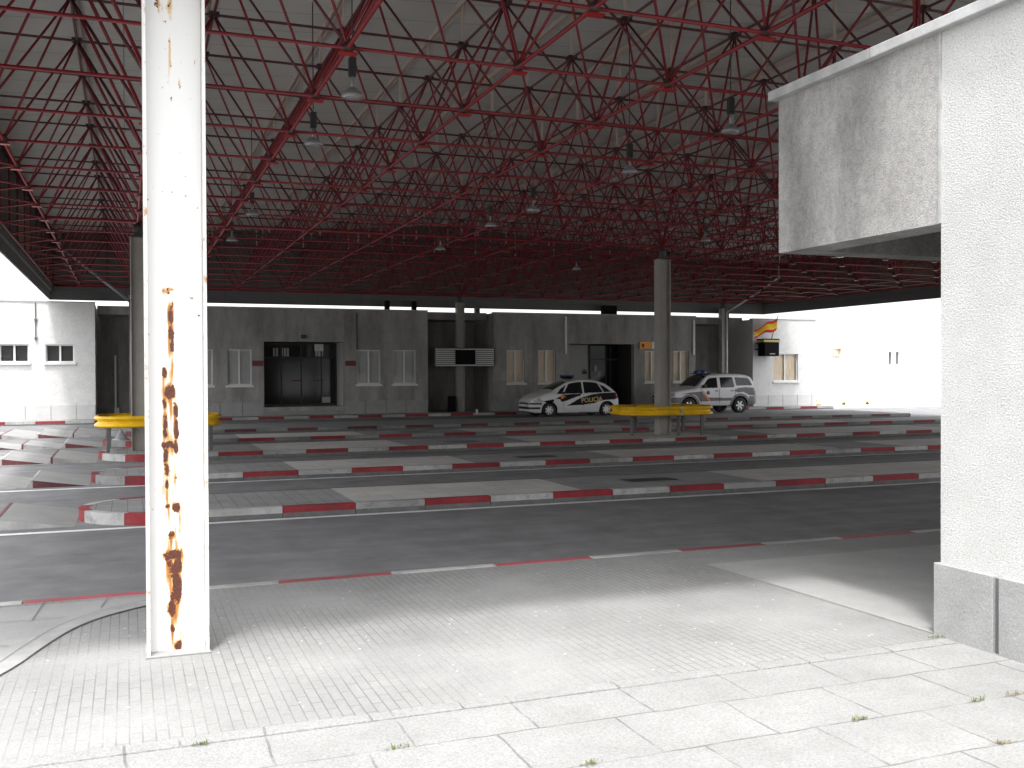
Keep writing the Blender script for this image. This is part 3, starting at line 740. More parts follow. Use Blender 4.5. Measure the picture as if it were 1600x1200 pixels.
# returns, recess walls, light-blocking recess slabs, roofs, backs
for (a, y2) in ((.9, 46.2), (12.45, 46.2), (15.95, 46.2), (26.5, 46.2)):
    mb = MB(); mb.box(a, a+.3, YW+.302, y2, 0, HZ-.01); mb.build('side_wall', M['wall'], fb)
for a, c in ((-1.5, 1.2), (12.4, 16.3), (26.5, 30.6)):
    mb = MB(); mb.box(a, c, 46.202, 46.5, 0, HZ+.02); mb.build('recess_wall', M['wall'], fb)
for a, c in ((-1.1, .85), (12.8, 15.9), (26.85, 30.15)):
    mb = MB(); mb.box(a, c, 44.2, 46.2, HZ-.32, HZ+.03); mb.build('recess_light_block', M['wall'], fb)  # slab added over each recess to keep light out, front edge as eave
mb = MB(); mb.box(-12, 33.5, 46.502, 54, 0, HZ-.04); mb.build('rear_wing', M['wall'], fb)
mb = MB(); mb.box(1.25, 12.4, YW+.302, 46.2, HZ-.25, HZ-.05); mb.box(16.3, 26.45, YW+.302, 46.2, HZ-.25, HZ-.05); mb.build('roof', M['pave_far'], fb)
mb = MB(); mb.box(.88, 12.77, YW-.03, YW+.28, HZ, HZ+.05); mb.box(15.93, 26.82, YW-.03, YW+.28, HZ-.02, HZ+.03); mb.build('coping', M['coping'], fb)
plinths(fb, .9, 5.46, YW); plinths(fb, 8.95, 12.75, YW); plinths(fb, 15.95, 19.78, YW); plinths(fb, 23.32, 26.8, YW)
# vertical panel joints
mb = MB()
for xj in (1.9, 6.4, 8.95, 12.0, 17.9, 19.55, 22.0, 24.9):
    mb.box(xj, xj+.012, YW-.003, YW-.001, .73 if not (5.4 < xj < 8.94) else 3.35, HZ-.01)
mb.build('panel_joint', M['joint'], fb)
# entrance 1: recessed lobby with steps, dark glazing and clerestory
mb = MB()
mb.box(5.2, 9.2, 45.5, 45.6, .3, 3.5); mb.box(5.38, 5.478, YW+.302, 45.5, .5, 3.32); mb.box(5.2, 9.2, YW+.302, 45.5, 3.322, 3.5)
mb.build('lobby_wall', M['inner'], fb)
mb = MB(); mb.box(8.932, 9.05, YW+.302, 45.45, .5, 3.32); mb.build('lobby_side', M['panel_lt'], fb)
st = MB(); st.box(5.48, 8.93, YW-.02, YW+.35, PZ-.02, .33); st.box(5.48, 8.93, YW+.352, 45.4, PZ, .50); st.build('entrance_step', M['pave_far'], fb)
d = MB(); y = 45.0
for a in (5.5, 6.42, 7.3, 8.2, 8.86): d.box(a, a+.06, y, y+.06, .5, 3.3)
d.box(5.5, 8.9, y-.004, y+.056, 2.62, 2.70); d.box(5.5, 8.9, y-.004, y+.056, .50, .58); d.box(5.5, 8.9, y-.004, y+.056, 3.22, 3.3)
door = d.build('door', M['dark'], fb)
p = MB(); p.box(5.56, 8.86, y+.02, y+.026, .58, 2.62); p.build('pane', M['glass'], door)
p = MB(); p.box(5.56, 8.86, y+.02, y+.026, 2.70, 3.22); p.build('pane', M['pane'], door)
h_ = MB()
for a in (6.9, 7.9): h_.box(a, a+.42, y-.03, y-.006, 1.60, 1.66)
h_.build('handle', M['plaque'], door)
# clerestory light seen through the lobby: rear windows
for (a, c) in ((6.15,6.42),(6.5,7.02),(8.05,8.5)):
    for q in range(int((c-a)/.13)):
        mb = MB(); mb.box(a+q*.13, a+q*.13+.09, 45.46, 45.498, 2.72, 3.1); 
        mb.build('clerestory_strip', M['paper'], fb)
n_ = MB(); n_.box(7.92, 8.32, 44.97, 44.985, 2.95, 3.27); n_.build('notice', M['paper'], fb)
n_ = MB(); n_.box(8.25, 8.62, 44.97, 44.985, .62, .88); n_.build('notice', M['panel_lt'], fb)
n_ = MB(); n_.box(7.05, 7.28, YW-.09, YW-.002, 3.46, 3.62); n_.build('wall_lamp', M['dark'], fb)
for a in (4.99, 8.98):
    n_ = MB(); n_.box(a, a+.46, YW-.03, YW-.002, 2.27, 2.50); n_.build('plaque', M['plaque'], fb)
# entrance 2
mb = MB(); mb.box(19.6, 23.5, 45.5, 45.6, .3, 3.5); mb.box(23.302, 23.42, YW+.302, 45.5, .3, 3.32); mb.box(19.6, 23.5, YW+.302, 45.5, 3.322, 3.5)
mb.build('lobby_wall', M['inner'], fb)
mb = MB(); mb.box(19.68, 19.798, YW+.302, 45.5, .3, 3.32); mb.box(19.8, 21.6, 45.0, 45.1, .3, 3.32); mb.build('lobby_side', M['panel_lt'], fb)
st = MB(); st.box(19.8, 23.3, YW-.02, YW+.35, PZ-.02, .30); st.box(19.8, 23.3, YW+.352, 45.4, PZ, .32); st.build('entrance_step', M['pave_far'], fb)
d = MB()
for a in (21.62, 22.5, 23.22): d.box(a, a+.06, 44.9, 44.96, .32, 3.3)
d.box(21.62, 23.28, 44.896, 44.956, 2.55, 2.62)
door = d.build('door', M['dark'], fb); p = MB(); p.box(21.68, 23.22, 44.92, 44.926, .32, 3.3); p.build('pane', M['glass'], door)
for (a, z) in ((21.85,2.0),(22.05,1.72)):
    n_ = MB(); n_.box(a, a+.17, 44.88, 44.89, z, z+.26); n_.build('notice', M['panel_lt'], fb)
n_ = MB(); n_.box(21.25, 21.5, 44.97, 44.998, 1.85, 2.02); n_.box(21.3, 21.45, 44.96, 44.998, 2.04, 2.1); n_.build('notice', M['dark'], fb)
# pipes on the facade
for (a, z0_, z1_, mm) in ((19.55,2.83,4.62,'frame'), (26.62,2.8,4.56,'frame'), (9.48,3.02,4.6,'dark')):
    p = MB(); p.box(a, a+(.09 if mm == 'frame' else .03), YW-.08, YW-.004, z0_, z1_); p.build('cable_duct', M[mm], fb)
# roof gear that interrupts the light strip under the canopy
for (a, c, h, yy) in ((10.98,11.16,.5,44.0),(12.25,12.42,.5,44.0),(21.95,22.7,.5,44.0),(16.0,16.2,.4,46.0),(28.9,29.35,.45,44.2)):
    p = MB(); p.box(a, c, yy, yy+.3, HZ-.05, HZ+h); p.build('roof_vent', M['black'], fb)
# left section, bright
lb = empty('customs_wing', (-6, YW, 0)); tag(lb, 'pale sunlit wing with two small square windows at the left edge', 'building')
lb.location = (0, 0, 0)
wl = [(-4.62,-3.58),(-2.98,-1.94)]
wallseg(lb, -12, -1.17, YW, 4.82, [(a,c,2.43,3.14) for a,c in wl], M['wall_sunlit'])
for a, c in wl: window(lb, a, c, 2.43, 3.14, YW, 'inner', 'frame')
mb = MB(); mb.box(-1.47, -1.17, YW+.302, 46.2, 0, 4.8); mb.build('side_wall', M['wall_sunlit'], lb)
mb = MB(); mb.box(-12, -1.15, YW-.03, YW+.28, 4.82, 4.86); mb.build('coping', M['coping'], lb)
plinths(lb, -12, -1.17, YW, m='plinth_sunlit')
mb = MB(); mb.box(-3.35, -3.31, YW-.03, YW-.004, 3.3, 4.78); mb.box(-3.37, -3.27, YW-.06, YW-.004, 3.32, 3.42); mb.box(-3.37, -3.27, YW-.06, YW-.004, 4.05, 4.15); mb.build('cable', M['joint'], lb)
# grey door leaf post in the left recess
pp = MB(); pp.box(-.48, -.40, 45.9, 46.0, PZ, 2.75); pp.box(-.50, -.30, 45.86, 46.05, PZ, .5)
tag(pp.build('recess_post', M['framed']), 'thin grey post standing in the dark recess left of the rusty column', 'post')
# right section, bright
rb = empty('customs_annex', (31, YW, 0)); tag(rb, 'white sunlit annex with a curtained window, beside the flag', 'building')
rb.location = (0, 0, 0)
wallseg(rb, 30.22, 34.2, YW, 4.66, [(31.5,33.05,1.44,2.87)], M['wall_sunlit'])
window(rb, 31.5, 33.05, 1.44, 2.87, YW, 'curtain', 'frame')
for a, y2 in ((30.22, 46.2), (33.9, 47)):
    mb = MB(); mb.box(a, a+.3, YW+.302, y2, 0, 4.64); mb.build('side_wall', M['wall_sunlit'], rb)
mb = MB(); mb.box(30.2, 34.22, YW-.03, YW+.28, 4.66, 4.70); mb.build('coping', M['coping'], rb)
plinths(rb, 30.22, 34.2, YW, m='plinth_sunlit')
# far white wall building beyond the annex
wb = empty('white_warehouse', (45, 47, 0)); tag(wb, 'long glaring white building far right with two narrow windows', 'building')
wb.location = (0, 0, 0)
YQ = 47.5
wallseg(wb, 34.21, 80, YQ, 4.9, [(42.8,43.05,2.35,3.1),(43.35,43.6,2.35,3.1)], M['white'])
mb = MB(); mb.box(34.21, 80, YQ+.4, 60, 0, 4.8); mb.build('rear_wing', M['white'], wb)
for a in (42.8, 43.35):
    mb = MB(); mb.box(a, a+.25, YQ+.1, YQ+.14, 2.35, 3.1); mb.build('window', M['joint'], wb)
mb = MB(); mb.tube((39.5,YQ-.05,4.42), (80,YQ-.05,4.42), .02, 6)
for k in range(12): mb.box(40.3+k*1.0, 40.4+k*1.0, YQ-.07, YQ-.002, 4.36, 4.44)
mb.build('cable', M['curtain'], wb)
for (a, z) in ((38.6,2.85),(47.6,2.75)):
    mb = MB(); mb.box(a, a+.62, YQ-.22, YQ-.004, z, z+.06); mb.box(a+.5,a+.62,YQ-.22,YQ-.004,z+.06,z+.42); mb.box(a,a+.06,YQ-.22,YQ-.004,z+.06,z+.42); mb.box(a,a+.62,YQ-.22,YQ-.004,z+.42,z+.48); mb.build('wall_box', M['curtain'], wb)
# blossoms along the far wall
for k, (x, y, r_, lab) in enumerate(((37.0,46.7,.27,'largest rounded yellow-flowering bush at the foot of the white wall'),(38.9,46.8,.10,'tiny yellow tuft just right of the yellow bush'),(40.6,46.8,.10,'tiny yellow tuft farther right along the white wall'),(35.3,46.8,.12,'small yellow-green tuft between the annex and the yellow bush'))):
    mb = MB(); 
    for q in range(240):
        v = Vector((random.gauss(0,1), random.gauss(0,1), random.gauss(0,1))).normalized()*r_*(.5+.5*random.random()); v.z = abs(v.z + r_*.6)
        s = .03; a = random.random()*6.28; e1 = Vector((math.cos(a), math.sin(a), random.uniform(-.6,.6)))*s; e2 = Vector((-math.sin(a), math.cos(a), random.uniform(-.6,.6)))*s
        mb.add([v-e1, v+e2, v+e1, v-e2], [(0,1,2,3)], q % 3 == 0)
    o = mb.build('yellow_bush', [M['yplant'], M['leaf']]); o.location = (x, y, 0); tag(o, lab, 'plant', 'yellow plants along the far white wall')

# slatted display panel on the far column
sp = empty('display_panel', (14.5, 43.3, 2.67)); tag(sp, 'wide pale louvred panel with a black square screen in its middle', 'display')
mb = MB()
for k in range(9): mb.box(-1.42, 1.42, -.05, .0, -.41 + k*.092, -.41 + k*.092 + .058)
mb.build('louvre', M['slat'], sp)
mb = MB(); mb.box(-1.42, 1.42, .002, .10, -.42, .42); mb.build('backing', M['dark'], sp)
mb = MB(); mb.box(-1.47,-1.42,-.06,.1,-.43,.43); mb.box(1.42,1.47,-.06,.1,-.43,.43); mb.build('side_frame', M['dark'], sp)
mb = MB(); mb.box(-.48, .48, -.12, -.055, -.33, .33); mb.build('screen', M['black'], sp, bevel=.01)
# orange office sign
os_ = empty('orange_sign', (23.98, YW-.05, 3.27)); tag(os_, 'small orange sign with a red emblem on the grey wall by the column', 'sign')
mb = MB(); mb.box(-.40, .42, -.03, .04, -.17, .17); mb.build('board', M['orange'], os_)
mb = MB(); mb.lathe([(0,-.036),(.08,-.036),(.08,-.031),(0,-.031)], (-.22,0,0), axis='Y', n=12); mb.box(-.25,-.19,-.037,-.032,-.13,-.06); mb.build('emblem', M['plaque'], os_)
mb = MB(); mb.box(.29, .42, -.036, -.031, -.17, .17); mb.build('white_edge', M['paper'], os_)
# black hanging sign box + flag
bs = empty('black_sign_box', (30.85, YW-.45, 3.17)); tag(bs, 'black hanging sign box with a gold band and blue side on the annex corner', 'sign')
mb = MB(); mb.box(-.42, .44, -.30, .30, -.43, .28); mb.build('box_body', M['black'], bs, bevel=.01)
mb = MB(); mb.box(-.50, .50, -.34, .34, .282, .40); mb.build('gold_band', M['gold'], bs, bevel=.01)
mb = MB(); mb.box(-.47, .47, -.32, .32, .402, .46); mb.build('cap', M['black'], bs)
mb = MB(); mb.box(.442, .47, -.28, .28, -.40, .26); mb.build('side_light', M['blue'], bs)
mb = MB(); mb.box(-.12, .20, -.306, -.302, -.34, -.29); mb.build('lettering', M['panel_lt'], bs)
mb = MB(); mb.box(-.55,-.43,.05,.42,-.1,-.04); mb.box(-.5,-.43,.05,.42,.2,.26); mb.build('bracket', M['dark'], bs)
fl = empty('flag', (31.0, YW-.5, 3.6)); tag(fl, 'red and yellow striped flag drooping from a slanted pole above the black sign', 'flag')
mb = MB(); mb.tube((0,0,0), (.36,-.1,1.25), .018, 8); mb.build('pole', M['dark'], fl)
vs = []; fs = []; ms_ = []; U, V = 26, 16
for u in range(U+1):
    for v in range(V+1):
        a = u/U; c = v/V
        x = .34 - 1.35*a; z = 1.22 - .10 - c*(.66 - .22*a) - .62*a**1.15 - .06*math.sin(a*9)
        y = -.1 + .10*math.sin(a*8 + c*2)*a + .03*math.sin(c*7)
        vs.append((x - .10*(c), y, z))
for u in range(U):
    for v in range(V):
        fs.append((u*(V+1)+v, (u+1)*(V+1)+v, (u+1)*(V+1)+v+1, u*(V+1)+v+1)); ms_.append(0 if (v < 4 or v >= 12) else 1)
mb = MB(); mb.add(vs, fs, 0, True); mb.m = ms_; c_ = mb.build('cloth', [M['flag_r'], M['flag_y']], fl)
sd = c_.modifiers.new('thick', 'SOLIDIFY'); sd.thickness = .004
# downpipes
def polypipe(name, pts, r, m, label, cat):
    mb = MB()
    for a, c in zip(pts[:-1], pts[1:]): mb.tube(a, c, r, 10)
    for a in pts[1:-1]: mb.lathe([(0,-r*1.15),(r*.9,-r*.7),(r*1.2,0),(r*.9,r*.7),(0,r*1.15)], a, n=10)
    o = mb.build(name, m); tag(o, label, cat, 'downpipes of the canopy'); return o
polypipe('downpipe', [(28.62,43.3,PZ),(28.62,43.3,4.97),(28.75,41.1,5.72),(28.8,39.2,6.4),(28.8,39.2,7.8)], .045, M['pipe'], 'pale downpipe running up the far right column and slanting to the roof', 'downpipe')
polypipe('downpipe', [(.20,43.3,PZ),(.20,43.3,4.87),(-1.15,43.0,5.95),(-2.4,42.8,6.95),(-2.4,42.8,7.7)], .06, M['galv'], 'grey downpipe slanting up to the left roof edge, behind the guarded column', 'downpipe')
# small bollard / box at the foot of the display column
mb = MB(); mb.box(-.16, .16, -.1, .1, 0, .72); o = mb.build('utility_box', M['black']); o.location = (13.95, 43.6, PZ); tag(o, 'small black box at the foot of the display column', 'box')
mb = MB(); mb.lathe([(0,0),(.05,0),(.05,.16),(.0,.17)], (0,0,0), n=10); o = mb.build('kerb_marker', M['paper']); o.location = (14.62, 41.97, PZ); tag(o, 'tiny white marker on the far kerb below the display column', 'marker')
# rubber cone lying behind left guard rail
mb = MB(); mb.lathe([(.22,0),(.22,.03),(.17,.03),(.03,.28),(0,.28)], (0,0,0), n=16); o = mb.build('traffic_cone', M['galv']); o.location = (-.15, 29.2, PZ); tag(o, 'small grey cone on the fourth island behind the left guard rail', 'cone')
# ------------------------------------------------------------------ vehicles
def inpoly(x, z, P):
    c = False; n = len(P)
    for i in range(n):
        x1, z1 = P[i]; x2, z2 = P[i-1]
        if (z1 > z) != (z2 > z) and x < (x2-x1)*(z-z1)/(z2-z1) + x1: c = not c
    return c
def interp(pts, x):
    if x <= pts[0][0]: return pts[0][1]
    for (a, b_), (c, d_) in zip(pts[:-1], pts[1:]):
        if x <= c:
            t_ = (x-a)/(c-a); return b_ + (d_-b_)*t_
    return pts[-1][1]
def smooth_prof(pts, n=3):
    for _ in range(n):
        q = [pts[0]]
        for (a, b_), (c, d_) in zip(pts[:-1], pts[1:]):
            q += [(a*.75+c*.25, b_*.75+d_*.25), (a*.25+c*.75, b_*.25+d_*.75)]
        q.append(pts[-1]); pts = q
    return pts
def wheel(parent, x, y, r, wd, spokes=7):
    mb = MB(); t_ = wd/2
    mb.lathe([(r*.62,-t_),(r*.9,-t_),(r*.98,-t_*.75),(r,-t_*.3),(r,t_*.3),(r*.98,t_*.75),(r*.9,t_),(r*.62,t_),(r*.60,0),(r*.62,-t_)], (0,0,0), axis='Y', n=32)
    s = -1 if y < 0 else 1
    w_ = mb.build('wheel', M['tyre'], parent); w_.location = (x, y, r)
    m2 = MB(); f = s*t_*.8
    m2.lathe([(r*.64,f),(r*.60,f),(r*.56,f-s*.03),(r*.58,f-s*.10)], (0,0,0), axis='Y', n=32)
    for k in range(spokes):
        a = 2*math.pi*k/spokes; d_ = Vector((math.cos(a),0,math.sin(a))); p_ = Vector((-math.sin(a),0,math.cos(a)))*r*.085
        A = d_*r*.08; B = d_*r*.59; off = Vector((0,f-s*.012,0)); of2 = Vector((0,f-s*.05,0))
        m2.add([A+p_*1.2+off, A-p_*1.2+off, B-p_+off, B+p_+off, A+p_*1.2+of2, A-p_*1.2+of2, B-p_+of2, B+p_+of2], [(0,1,2,3),(4,7,6,5),(0,3,7,4),(1,5,6,2)])
    m2.lathe([(0,f),(r*.15,f-s*.005),(r*.16,f-s*.04)], (0,0,0), axis='Y', n=16)
    m2.build('rim', M['rim'], w_)
    m3 = MB(); m3.lathe([(r*.57,f-s*.09),(0,f-s*.09)], (0,0,0), axis='Y', n=24); m3.build('brake_disc', M['dark'], w_)
def shell(name, L_, prof, W, belt, zb, wheels, wr, classify, tophalf, narrow_top, nose, tailr, mats, gx=.02):
    """outer skin as a fine grid; x runs from the nose (0) to the tail (L_); returns {part: MB}"""
    prof = smooth_prof(prof)
    parts = {}
    nxs = int(L_/gx)
    NS, NC, NT = 62, 6, 12
    rows = []
    for i in range(nxs+1):
        x = L_*i/nxs; zt = interp(prof, x)
        wv = W
        if x < nose[0]: wv = W*(1 - nose[1]*(1 - x/nose[0])**2.4)
        if L_-x < tailr[0]: wv = W*(1 - tailr[1]*(1 - (L_-x)/tailr[0])**2.4)
        z0 = zb
        if x < .25: z0 = zb + .06*(1-x/.25)
        if L_-x < .25: z0 = zb + .08*(1-(L_-x)/.25)
        for wx in wheels:
            dx = x - wx; ra = wr*1.17
            if abs(dx) < ra: z0 = max(z0, wr + math.sqrt(ra*ra - dx*dx)*1.0)
        def yside(z):
            y = wv
            if z < zb + .22: y -= .05*((zb+.22-z)/.22)**2
            if z > belt: y -= (z-belt)*narrow_top
            bul = .012*math.sin(max(0, min(1, (z-zb)/(belt-zb)))*math.pi)
            return y + bul
        rad = min(.10, (zt-z0)*.4)
        zs = zt - rad; row = []
        for k in range(NS+1):
            z = z0 + (zs-z0)*k/NS; row.append((yside(z), z))
        y_e = yside(zs)
        for k in range(1, NC+1):
            a = math.pi/2*k/NC; row.append((y_e - rad*(1-math.cos(a))*1.0, zs + rad*math.sin(a)))
        yt = row[-1][0]
        for k in range(1, NT+1):
            t_ = k/NT; row.append((yt*(1-t_), zt + .045*(1-(1-t_)**2)))
        rows.append((x, row))
    def put(part, quad, sm=True):
        parts.setdefault(part, MB()).add(quad, [(0,1,2,3)], 0, sm)
    for i in range(nxs):
        x1, r1 = rows[i]; x2, r2 = rows[i+1]
        for k in range(len(r1)-1):
            (ya, za), (yb, zb_) = r1[k], r1[k+1]; (yc, zc), (yd, zd) = r2[k], r2[k+1]
            zone = 'side' if k < NS+2 else 'top'
            cx, cy, cz = (x1+x2)/2, (ya+yb+yc+yd)/4, (za+zb_+zc+zd)/4
            p = classify(zone, cx, cy, cz, interp(prof, cx))
            sd_ = zone == 'side' and p.split('|')[0] in ('side_window','livery_panel','livery_band','wheel_arch','headlight','tail_light','orange_stripe')
            put(p + '|n' if sd_ else p, [(x1,-ya,za),(x2,-yc,zc),(x2,-yd,zd),(x1,-yb,zb_)])
            put(p + '|f' if sd_ else p, [(x1,ya,za),(x1,yb,zb_),(x2,yd,zd),(x2,yc,zc)])
    # end caps and floor
    for (x, row), s in ((rows[0], -1), (rows[-1], 1)):
        for k in range(len(row)-1):
            (ya, za), (yb, zb_) = row[k], row[k+1]
            p = classify('cap', x, 0, (za+zb_)/2, 9)
            q = [(x,-ya,za),(x,ya,za),(x,yb,zb_),(x,-yb,zb_)]
            put(p, q if s < 0 else q[::-1], False)
    fl_ = parts.setdefault('underbody', MB())
    for i in range(nxs):
        x1, r1 = rows[i]; x2, r2 = rows[i+1]; a, b_ = r1[0], r2[0]
        fl_.add([(x1,-a[0]+.01,a[1]+.002),(x1,a[0]-.01,a[1]+.002),(x2,b_[0]-.01,b_[1]+.002),(x2,-b_[0]+.01,b_[1]+.002)], [(0,1,2,3)])
    return parts
def finish(parts, mats, parent):
    out = {}
    for p, mb in parts.items():
        o = mb.build(p.split('|')[0], M[mats[p.split('|')[0]]], parent)
        import bmesh
        bm = bmesh.new(); bm.from_mesh(o.data); bmesh.ops.remove_doubles(bm, verts=bm.verts, dist=.0008); bm.to_mesh(o.data); bm.free()
        out[p] = o
    return out
def text_part(txt, size, mat_, parent, loc, rot, name='lettering'):
    cu = bpy.data.curves.new(name, 'FONT'); cu.body = txt; cu.size = size; cu.extrude = .003; cu.offset = .006
    t_ = bpy.data.objects.new('tmp', cu); COL.objects.link(t_); bpy.context.view_layer.update()
    me = bpy.data.meshes.new_from_object(t_.evaluated_get(bpy.context.evaluated_depsgraph_get())); bpy.data.objects.remove(t_)
    me.materials.clear(); me.materials.append(mat_)
    o = bpy.data.objects.new(name, me); COL.objects.link(o); o.parent = parent; o.location = loc; o.rotation_euler = rot
    return o
# --- compact police MPV, nose towards -X
car = empty('police_car', (16.18, 40.25, 0)); tag(car, 'white and black police hatchback with a roof light bar, in front of the second doorway', 'car')
P1 = [(0,.62),(.03,.72),(.16,.82),(.45,.96),(.85,1.08),(1.02,1.13),(1.35,1.33),(1.75,1.53),(2.1,1.61),(2.6,1.635),(3.1,1.60),(3.5,1.50),(3.8,1.32),(4.05,1.10),(4.2,.98),(4.26,.80),(4.28,.60)]
wA = [(1.20,1.02),(1.42,1.24),(1.62,1.36),(1.70,1.40),(1.50,1.10),(1.48,1.02)]
wB = [(1.56,1.02),(1.60,1.12),(1.80,1.43),(2.05,1.50),(2.44,1.53),(2.44,1.02)]
wC = [(2.52,1.04),(2.52,1.53),(2.95,1.52),(3.22,1.46),(3.42,1.10),(3.40,1.06)]
wD = [(3.30,1.42),(3.52,1.33),(3.72,1.18),(3.86,1.08),(3.50,1.07)]
liv1 = [(1.02,.70),(1.25,.86),(1.55,.97),(1.9,1.0),(2.42,1.0),(2.30,.93),(1.9,.80),(1.62,.70),(1.42,.66),(1.35,.78),(1.2,.80)]
liv2 = [(1.70,.50),(2.3,.82),(2.9,.97),(3.35,1.03),(4.15,1.05),(4.22,.82),(4.0,.74),(3.9,.74),(3.6,.73),(3.2,.68),(3.05,.60),(2.5,.53)]
hood_d = [(.80,.98),(1.0,1.08),(.9,1.10)]
def cls1(zone, x, y, z, zt):
    if zone == 'side':
        for q_, w_ in enumerate((wA, wB, wC, wD)):
            if inpoly(x, z, w_): return 'side_window|%d' % q_
        if .16 < x < .62 and .66 < z < .66+.20*(1-abs(x-.36)/.3) : return 'headlight'
        if x < .50 and .56 < z < .62 + .02: return 'grille'
        if x < .42 and .36 < z < .45: return 'grille'
        if x > 4.10 and .86 < z < 1.12: return 'tail_light'
        if .62 < x < 1.2 and 0: return 'body'
        if x < .95 and .80 < z: return 'body'
        if inpoly(x, z, liv1): return 'livery_panel|a'
        if inpoly(x, z, liv2): return 'livery_panel|b'
        if .46 < x < 1.06 and .66 < z < .66 + (x-.46)*.16 + .03: return 'livery_panel|c'
        return 'body'
    if zone == 'top':
        if 1.08 < x < 1.78 and abs(y) < .66 - .0*(x): return 'windscreen'
        if 3.62 < x < 4.0 and abs(y) < .55: return 'rear_window'
        return 'body'
    if x < 1:
        if .56 < z < .64 or .36 < z < .46: return 'grille'
        return 'body'
    return 'body'
pr = shell('police_car', 4.28, P1, .875, 1.0, .20, (.86, 3.62), .315, cls1, .6, .34, (.55,.34), (.45,.20), None)
ob = finish(pr, {'body':'carw','side_window':'glass','windscreen':'glass','rear_window':'glass','headlight':'lamp','grille':'trim','tail_light':'tail','livery_panel':'livery','underbody':'black'}, car)
for wx in (.86, 3.62):
    for s in (-1, 1): wheel(car, wx, s*.76, .315, .20, 7)
mb = MB(); mb.box(2.02,2.10,-.5,.5,1.66,1.70); mb.box(1.98,2.16,-.56,.56,1.70,1.77); mb.build('light_bar', M['black'], car, bevel=.015)
for a, c in ((-.54,-.20),(.20,.54)):
    mb = MB(); mb.box(1.96,2.18,a,c,1.772,1.84); mb.build('beacon', M['blue'], car, bevel=.02)
for s in (-1, 1):
    mb = MB(); mb.box(1.42,1.56,s*.88,s*1.02,1.0,1.11); mb.build('mirror', M['trim'], car, bevel=.02)
mb = MB(); mb.tube((3.2,0,1.62),(3.45,0,1.9),.006,6); mb.build('aerial', M['black'], car)
for a in (2.18, 3.1):
    mb = MB(); mb.box(a, a+.14, -.905, -.885, .90, .93); mb.build('door_handle', M['trim'], car)
text_part('POLICIA', .28, M['gold'], car, (2.36, -.905, .62), (R(90), R(-4), 0))
mb = MB(); mb.box(1.40,1.50,-.90,-.884,.80,.97); mb.box(1.50,1.60,-.90,-.884,.86,.92); mb.build('crest', M['stripe_o'], car)
dl = MB()
for xx in (1.52, 2.48, 3.34): dl.box(xx, xx+.008, -.897, -.888, .36 if xx < 3 else .80, 1.0)
dl.build('door_gap', M['trim'], car)
mb = MB(); mb.box(-.012,.0,-.26,.26,.47,.56); mb.build('number_plate', M['paper'], car)
# --- off-road police car
suv = empty('police_off_roader', (23.07, 40.35, 0)); tag(suv, 'white police off-road car with orange stripe and grey wheel arches, by the right recess', 'car')
P2 = [(0,.85),(.03,.96),(.14,1.04),(.7,1.12),(1.25,1.18),(1.36,1.22),(1.62,1.45),(1.92,1.72),(2.1,1.80),(2.8,1.84),(3.7,1.83),(4.2,1.78),(4.42,1.66),(4.56,1.34),(4.64,1.0),(4.66,.80)]
sA = [(1.62,1.20),(1.70,1.26),(1.98,1.58),(2.12,1.66),(2.50,1.68),(2.50,1.20)]
sB = [(2.66,1.20),(2.66,1.69),(3.36,1.69),(3.42,1.28),(3.38,1.22)]
sC = [(3.52,1.30),(3.48,1.69),(4.16,1.66),(4.30,1.56),(4.40,1.34),(4.38,1.30)]
ora = [(1.62,1.05),(1.74,1.05),(2.14,.58),(2.02,.58)]
band = [(.5,.92),(1.0,1.0),(1.62,1.04),(2.0,.76),(3.35,.72),(3.45,.60),(2.0,.58),(1.55,.58),(1.40,.80),(1.25,.90),(.9,.94)]
rear = [(3.38,1.05),(3.6,1.18),(4.0,1.22),(4.66,1.18),(4.66,.80),(4.2,.86),(3.9,1.0),(3.6,.98)]
def cls2(zone, x, y, z, zt):
    if zone == 'side':
        for q_, w_ in enumerate((sA, sB, sC)):
            if inpoly(x, z, w_): return 'side_window|%d' % q_
        for wx in (.98, 3.72):
            if math.hypot(x-wx, z-.37) < .56 and z < 1.0: return 'wheel_arch|%d' % wx
        if x < .75 and .52 < z < .78: return 'bumper'
        if x > 4.2 and z < .80: return 'bumper'
        if x > 4.48 and 1.05 < z < 1.42: return 'tail_light'
        if x < .22 and z > .82 and z < 1.0: return 'headlight'
        if inpoly(x, z, ora): return 'orange_stripe'
        if inpoly(x, z, band): return 'livery_band|a' if x < 1.7 else 'livery_band|b'
        if inpoly(x, z, rear): return 'livery_band|c'
        return 'body'
    if zone == 'top':
        if 1.40 < x < 1.98 and abs(y) < .70: return 'windscreen'
        if 4.44 < x < 4.58 and abs(y) < .6: return 'rear_window'
        return 'body'
    if x < 1:
        return 'bumper' if z < .70 else ('grille' if .76 < z < .94 else 'body')
    return 'bumper' if z < .75 else 'body'
pr = shell('police_off_roader', 4.66, P2, .91, 1.16, .38, (.98, 3.72), .375, cls2, .6, .22, (.40,.16), (.30,.12), None)
finish(pr, {'body':'carw','side_window':'glass','windscreen':'glass','rear_window':'glass','headlight':'lamp','grille':'trim','tail_light':'lamp','livery_band':'livery_g','underbody':'black','wheel_arch':'grey_cl','bumper':'grey_cl','orange_stripe':'stripe_o'}, suv)
for wx in (.98, 3.72):
    for s in (-1, 1): wheel(suv, wx, s*.80, .375, .25, 6)
for q_ in ((2.05,-.35,1.86),(2.15,.35,1.86)):
    mb = MB(); mb.lathe([(.16,0),(.17,.06),(.13,.13),(.05,.17),(0,.175)], q_, n=18); mb.build('beacon', M['blue'], suv)
mb = MB(); mb.box(1.95,2.3,-.6,.6,1.835,1.87); mb.build('roof_bar', M['black'], suv)
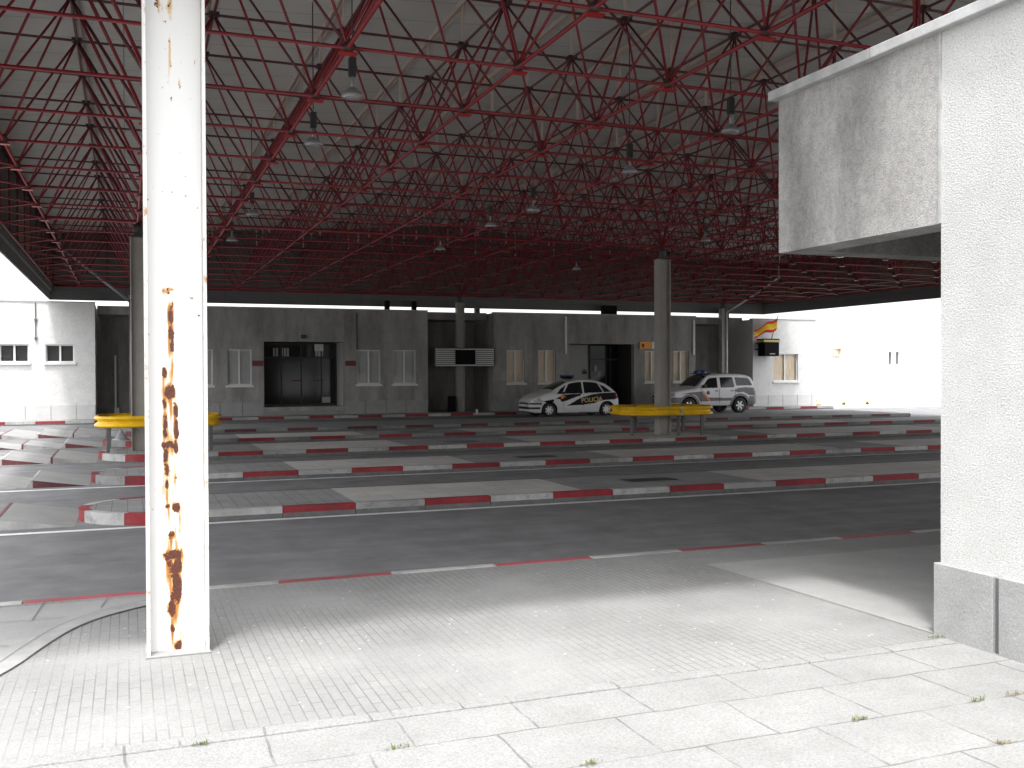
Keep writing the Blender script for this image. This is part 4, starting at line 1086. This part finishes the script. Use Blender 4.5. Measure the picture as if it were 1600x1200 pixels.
mb = MB(); mb.box(2.62,4.3,-.70,-.67,1.86,1.885); mb.box(2.62,4.3,.67,.70,1.86,1.885); mb.build('roof_rail', M['trim'], suv)
for s in (-1, 1):
    mb = MB(); mb.box(1.66,1.80,s*.92,s*1.10,1.20,1.36); mb.build('mirror', M['trim'], suv, bevel=.02)
mb = MB(); mb.box(2.36,2.50,-.935,-.918,1.04,1.08); mb.box(3.20,3.34,-.935,-.918,1.04,1.08); mb.build('door_handle', M['trim'], suv)
mb = MB(); mb.lathe([(0,-.012),(.09,-.012),(.09,0)], (1.98,-.918,.98), axis='Y', n=16); mb.build('crest', M['blue'], suv)
mb = MB(); mb.tube((3.6,-.2,1.84),(3.9,-.2,2.2),.006,6); mb.build('aerial', M['black'], suv)
dl = MB()
for xx in (1.60, 2.58, 3.45): dl.box(xx, xx+.01, -.932, -.922, .50, 1.16)
dl.build('door_gap', M['trim'], suv)
# ------------------------------------------------------------------ weeds in the slab joints
WD = [(1.22,4.655,'green weed tuft in the slab joint at the bottom, nearest the rusty column'),(1.47,4.135,'small dark weed at the lower middle edge of the slabs'),(1.98,4.135,'leafy weed in a slab joint right of the middle'),
      (3.55,4.135,'pair of weed tufts at the bottom right slabs'),(4.35,4.135,'low green weed beside the slab joint near the plinth'),(4.62,4.135,'brownish moss tuft closest to the granite plinth'),
      (3.95,3.615,'brown tuft near the lower right corner'),(.32,5.055,'flat weed in the joint in front of the rusty column'),(5.12,5.22,'tiny weed at the foot of the building corner')]
for k, (x, y, lab) in enumerate(WD):
    mb = MB()
    for q in range(26):
        a = random.random()*6.28; l = random.uniform(.008,.028); h = random.uniform(.004,.022); w_ = .003
        bx_, by_ = random.gauss(0,.030), random.gauss(0,.008)
        d_ = Vector((math.cos(a), math.sin(a), 0)); p_ = Vector((-d_.y, d_.x, 0))*w_
        o_ = Vector((bx_, by_, 0))
        mb.add([o_-p_*.5, o_+p_*.5, o_+d_*l*.6+p_+Vector((0,0,h)), o_+d_*l*.6-p_+Vector((0,0,h)), o_+d_*l+Vector((0,0,h*.8))], [(0,1,2,3),(3,2,4)], 1 if k in (5,6) or q % 5 == 0 else 0)
    o = mb.build('weed', [M['leaf'], M['dry']]); o.location = (x, y, PZ); tag(o, lab, 'weed', 'weeds in the pavement joints')
